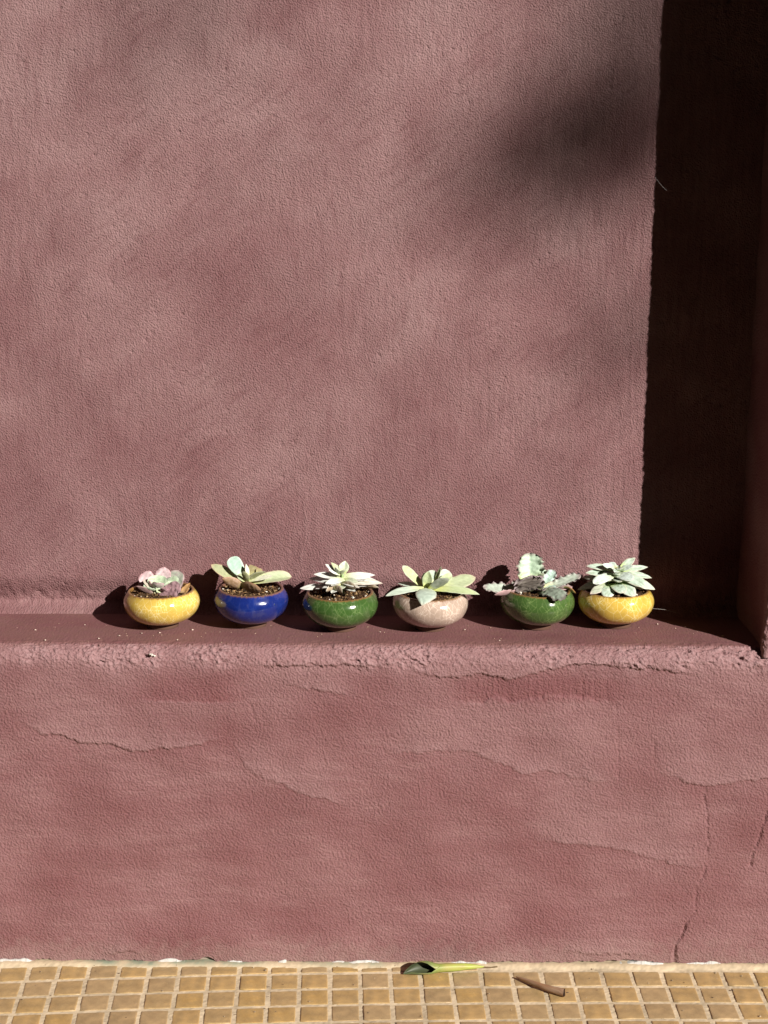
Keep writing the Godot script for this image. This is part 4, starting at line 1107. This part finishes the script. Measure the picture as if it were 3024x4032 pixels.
	leaf(p, Vector3(3.8, 19.5, 0.0), Vector3(30.1, 15.9, 2.0), 5.9, Vector3(0, 1, 0.65), [0.5, 1.6, 0.15, 0.1, -0.06, 0.0], "var")
	leaf(p, Vector3(-4.9, 22.8, 0.0), Vector3(-26.6, 24.9, -4.0), 5.9, Vector3(0.1, 1, 0.75), [0.5, 1.6, 0.15, 0.1, -0.06, 0.0], "var")
	leaf(p, Vector3(-4.2, 18.9, 0.0), Vector3(-27.7, 19.7, 0.0), 6.4, Vector3(0, 1, 0.75), [0.5, 1.6, 0.1, 0.1, -0.05, 0.0], "var")
	leaf(p, Vector3(-3.6, 15.6, 0.0), Vector3(-29.8, 13.7, -6.0), 5.9, Vector3(0, 1, 0.65), [0.5, 1.6, 0.1, 0.1, -0.03, 0.0], "var")
	leaf(p, Vector3(-4.6, 12.8, 0.0), Vector3(-34.3, 4.4, 0.0), 7.0, Vector3(-0.2, 1, 0.75), [0.5, 1.6, 0.1, 0.1, -0.06, 0.0], "var")
	leaf(p, Vector3(-1.5, 10.7, -6.0), Vector3(-24.2, 7.9, -16.0), 7.0, Vector3(-0.2, 1, 0.75), [0.5, 1.6, 0.1, 0.1, -0.03, 0.0], "varpink")
	leaf(p, Vector3(-3.8, 19.4, 6.0), Vector3(-23.3, 15.8, 20.0), 7.5, Vector3(-0.3, 0.9, 0.95), [0.6, 2.4, 0.05, 0.05, -0.12, 0.0], "farina")
	leaf(p, Vector3(-2.6, 20.2, 7.0), Vector3(10.9, 19.4, 22.0), 8.1, Vector3(0.25, 0.9, 0.95), [0.6, 2.4, 0.05, 0.05, -0.12, 0.0], "farina")
	leaf(p, Vector3(2.0, 18.6, 5.0), Vector3(23.6, 12.8, 18.0), 8.6, Vector3(0.25, 0.9, 0.95), [0.6, 2.2, 0.05, 0.05, -0.1, 0.0], "var")
	leaf(p, Vector3(5.7, 15.0, 2.0), Vector3(32.5, 6.7, 6.0), 8.1, Vector3(0.2, 1, 0.75), [0.55, 1.6, 0.1, 0.05, -0.08, 0.0], "var")
	leaf(p, Vector3(-5.9, 11.7, 6.0), Vector3(-25.6, 6.3, 20.0), 7.0, Vector3(-0.4, 0.8, 0.95), [0.55, 1.8, 0.05, 0.05, -0.12, 0.0], "varpink")
	leaf(p, Vector3(-6.0, 11.7, 10.0), Vector3(-13.0, 4.4, 24.0), 10.2, Vector3(-0.2, 0.7, 0.8), [0.55, 2.0, -0.05, 0.0, -0.1, 0.0], "var")
	leaf(p, Vector3(-4.9, 12.3, 10.0), Vector3(2.5, 9.1, 26.0), 9.1, Vector3(0.1, 0.75, 0.8), [0.6, 2.4, 0.05, 0.05, -0.12, 0.0], "var")
	leaf(p, Vector3(0.7, 12.3, 8.0), Vector3(12.4, 5.0, 24.0), 9.7, Vector3(0.25, 0.75, 1.05), [0.6, 1.7, 0.05, 0.05, -0.12, 0.0], "var")
	leaf(p, Vector3(-3.3, 23.8, 2.0), Vector3(-13.9, 28.5, 4.0), 4.8, Vector3(-0.1, 1, 0.85), [0.5, 1.6, 0.2, 0.1, -0.03, 0.0], "farina")
	leaf(p, Vector3(-1.4, 23.3, -2.0), Vector3(-6.3, 27.8, -6.0), 5.4, Vector3(0, 0.6, 0.8), [0.5, 1.6, 0.2, 0.1, 0.0, 0.0], "farina")
	leaf(p, Vector3(-2.3, 23.8, 4.0), Vector3(-7.0, 27.3, 14.0), 4.3, Vector3(0, 0.9, 0.95), [0.5, 1.6, 0.2, 0.1, -0.05, 0.0], "farina")
	leaf(p, Vector3(-1.2, 23.8, 4.0), Vector3(1.5, 26.5, 10.0), 4.3, Vector3(0.1, 0.9, 0.95), [0.5, 1.7, 0.2, 0.1, -0.05, 0.0], "farina")
	leaf(p, Vector3(-0.7, 22.7, 4.0), Vector3(-4.9, 24.6, 16.0), 4.8, Vector3(0, 0.9, 0.95), [0.5, 1.7, 0.2, 0.1, -0.05, 0.0], "farina")
	leaf(p, Vector3(2.1, 22.8, -4.0), Vector3(11.1, 24.1, -14.0), 4.8, Vector3(0, 0.9, 0.95), [0.5, 1.7, 0.2, 0.1, 0.0, 0.0], "var")
	leaf(p, Vector3(2.6, 22.8, 0.0), Vector3(13.0, 27.1, 4.0), 4.3, Vector3(0, 0.9, 0.95), [0.5, 1.7, 0.2, 0.1, 0.0, 0.0], "farina")
	leaf(p, Vector3(-0.2, 12.3, -8.0), Vector3(-9.2, 12.4, -20.0), 6.4, Vector3(0, 1, 0.75), [0.5, 1.6, 0.1, 0.1, -0.03, 0.0], "var")
	leaf(p, Vector3(3.1, 12.3, -8.0), Vector3(18.9, 12.4, -20.0), 6.4, Vector3(0, 1, 0.75), [0.5, 1.6, 0.1, 0.1, -0.03, 0.0], "var")
	stalk(plants[0], Vector3(-6.4, -1.0, 9.0), Vector3(-5.0, 5.0, 6.0), 0.9, 0.8, Color(0.52, 0.48, 0.28))
	stalk(plants[0], Vector3(-1.0, -1.0, 0.0), Vector3(-1.0, 6.0, -1.0), 2.2, 1.8, Color(0.36, 0.36, 0.2))
	stalk(plants[1], Vector3(-2.5, -1.0, -3.0), Vector3(-2.4, 10.5, -1.0), 1.3, 1.2, Color(0.30, 0.46, 0.18))
	stalk(plants[2], Vector3(2.0, -1.0, 0.0), Vector3(1.6, 23.0, 0.0), 1.7, 1.0, Color(0.34, 0.48, 0.2))
	stalk(plants[3], Vector3(0.5, -2.0, 1.0), Vector3(-1.0, 9.5, 1.0), 2.4, 2.0, Color(0.46, 0.50, 0.18))
	stalk(plants[4], Vector3(-2.2, -1.0, 1.0), Vector3(-3.0, 7.5, 0.0), 2.4, 2.0, Color(0.42, 0.44, 0.2))
	stalk(plants[5], Vector3(-0.5, -1.0, 1.0), Vector3(0.0, 21.0, 0.5), 3.0, 1.6, Color(0.30, 0.40, 0.16))
	var bud := Soup.new()
	var g := RandomNumberGenerator.new()
	g.seed = 3
	for k in 26:
		bud.lump(Vector3(g.randf_range(-2.2, 2.4), 22.5 + g.randf_range(-0.8, 2.4), g.randf_range(-2.0, 3.0)) * 0.001, Vector3(0.8, 1.2, 0.8) * 0.001, Basis.from_euler(Vector3(g.randf(), g.randf(), g.randf())), g, Color(0.55, 0.55, 0.20).lerp(Color(0.62, 0.64, 0.40), g.randf()))
	put("flower_buds", bud.mesh(), M.leaf, plants[5])
	# inner and hidden rings that fill the two dense rosettes
	for q in [[8.0, 10.0, 23.0, 9, 8.2, "var", 5], [14.0, 17.0, 21.5, 8, 7.8, "var", 5], [18.5, 22.0, 15.5, 7, 6.4, "farina", 5], [20.5, 25.5, 8.0, 6, 4.6, "farina", 5], [9.0, 10.5, 24.0, 8, 6.6, "white", 2], [14.0, 16.0, 22.5, 7, 6.2, "white", 2], [21.0, 28.0, 8.0, 5, 4.6, "whitegreen", 2]]:
		for k in q[3]:
			var az: float = TAU * (k + 0.37 * q[0]) / q[3] + rng.randf_range(-0.18, 0.18)
			var dv := Vector3(cos(az), 0, sin(az))
			leaf(plants[q[6]], Vector3(0, q[0], 0) + dv * 1.5, dv * q[2] * rng.randf_range(0.9, 1.06) + Vector3(0, q[1] + rng.randf_range(-1.0, 1.0), 0), q[4], Vector3(0, 1, 0) - dv * 0.25, [0.56, 1.7, 0.12, 0.06, -0.04, 0.0], q[5])
	for k in 6:
		var az: float = TAU * (k + 0.3) / 6.0 + rng.randf_range(-0.2, 0.2)
		var dv := Vector3(cos(az), 0, sin(az))
		leaf(plants[4], Vector3(-2.5, 5.0, 0) + dv * 2.0, Vector3(-2.5, 10.5 + rng.randf_range(-1.5, 3.0), 0) + dv * rng.randf_range(17.0, 21.0), 9.0, Vector3(0, 1, 0) - dv * 0.2, [0.66, 2.4, 0.15, 0.1, -0.02, 0.13], ["frillblue", "frillgrey"][k % 2])
	for k in 4:
		var az: float = TAU * (k + 0.6) / 4.0
		var dv := Vector3(cos(az), 0, sin(az))
		leaf(plants[4], Vector3(-2.8, 8.0, 0) + dv, Vector3(-2.8, 17.0, 0) + dv * 6.0, 6.0, Vector3(0, 0.6, 0.3) - dv * 0.9, [0.66, 2.4, 0.2, 0.1, 0.0, 0.14], "frill")
	for k in 9:
		var az: float = TAU * (k + 0.45) / 9.0 + rng.randf_range(-0.2, 0.2)
		var dv := Vector3(cos(az), 0, sin(az))
		var low := k % 2
		leaf(plants[0], Vector3(-1.0, 3.5, 0) + dv * 2.0, Vector3(-1.0, 14.5 - 4.5 * low, -1.0) + dv * (11.0 + 5.0 * low), 9.0, Vector3(0, 1, 0) - dv * 0.7, [0.68, 2.4, 0.22, 0.05, -0.03, 0.05], ["mint", "pink", "pinkgrey"][k % 3])
	for k in 9:
		var az: float = TAU * (k + 0.2) / 9.0 + rng.randf_range(-0.15, 0.15)
		var dv := Vector3(cos(az), 0, sin(az))
		leaf(plants[2], Vector3(1.8, 12.0, 0) + dv, Vector3(1.8, 13.5, 0) + dv * rng.randf_range(21.0, 25.0), 6.5, Vector3(0, 1, 0), [0.55, 1.6, 0.1, 0.05, -0.05, 0.0], ["white", "whitebrown", "whitegreen"][k % 3])
	litter()
	surroundings()
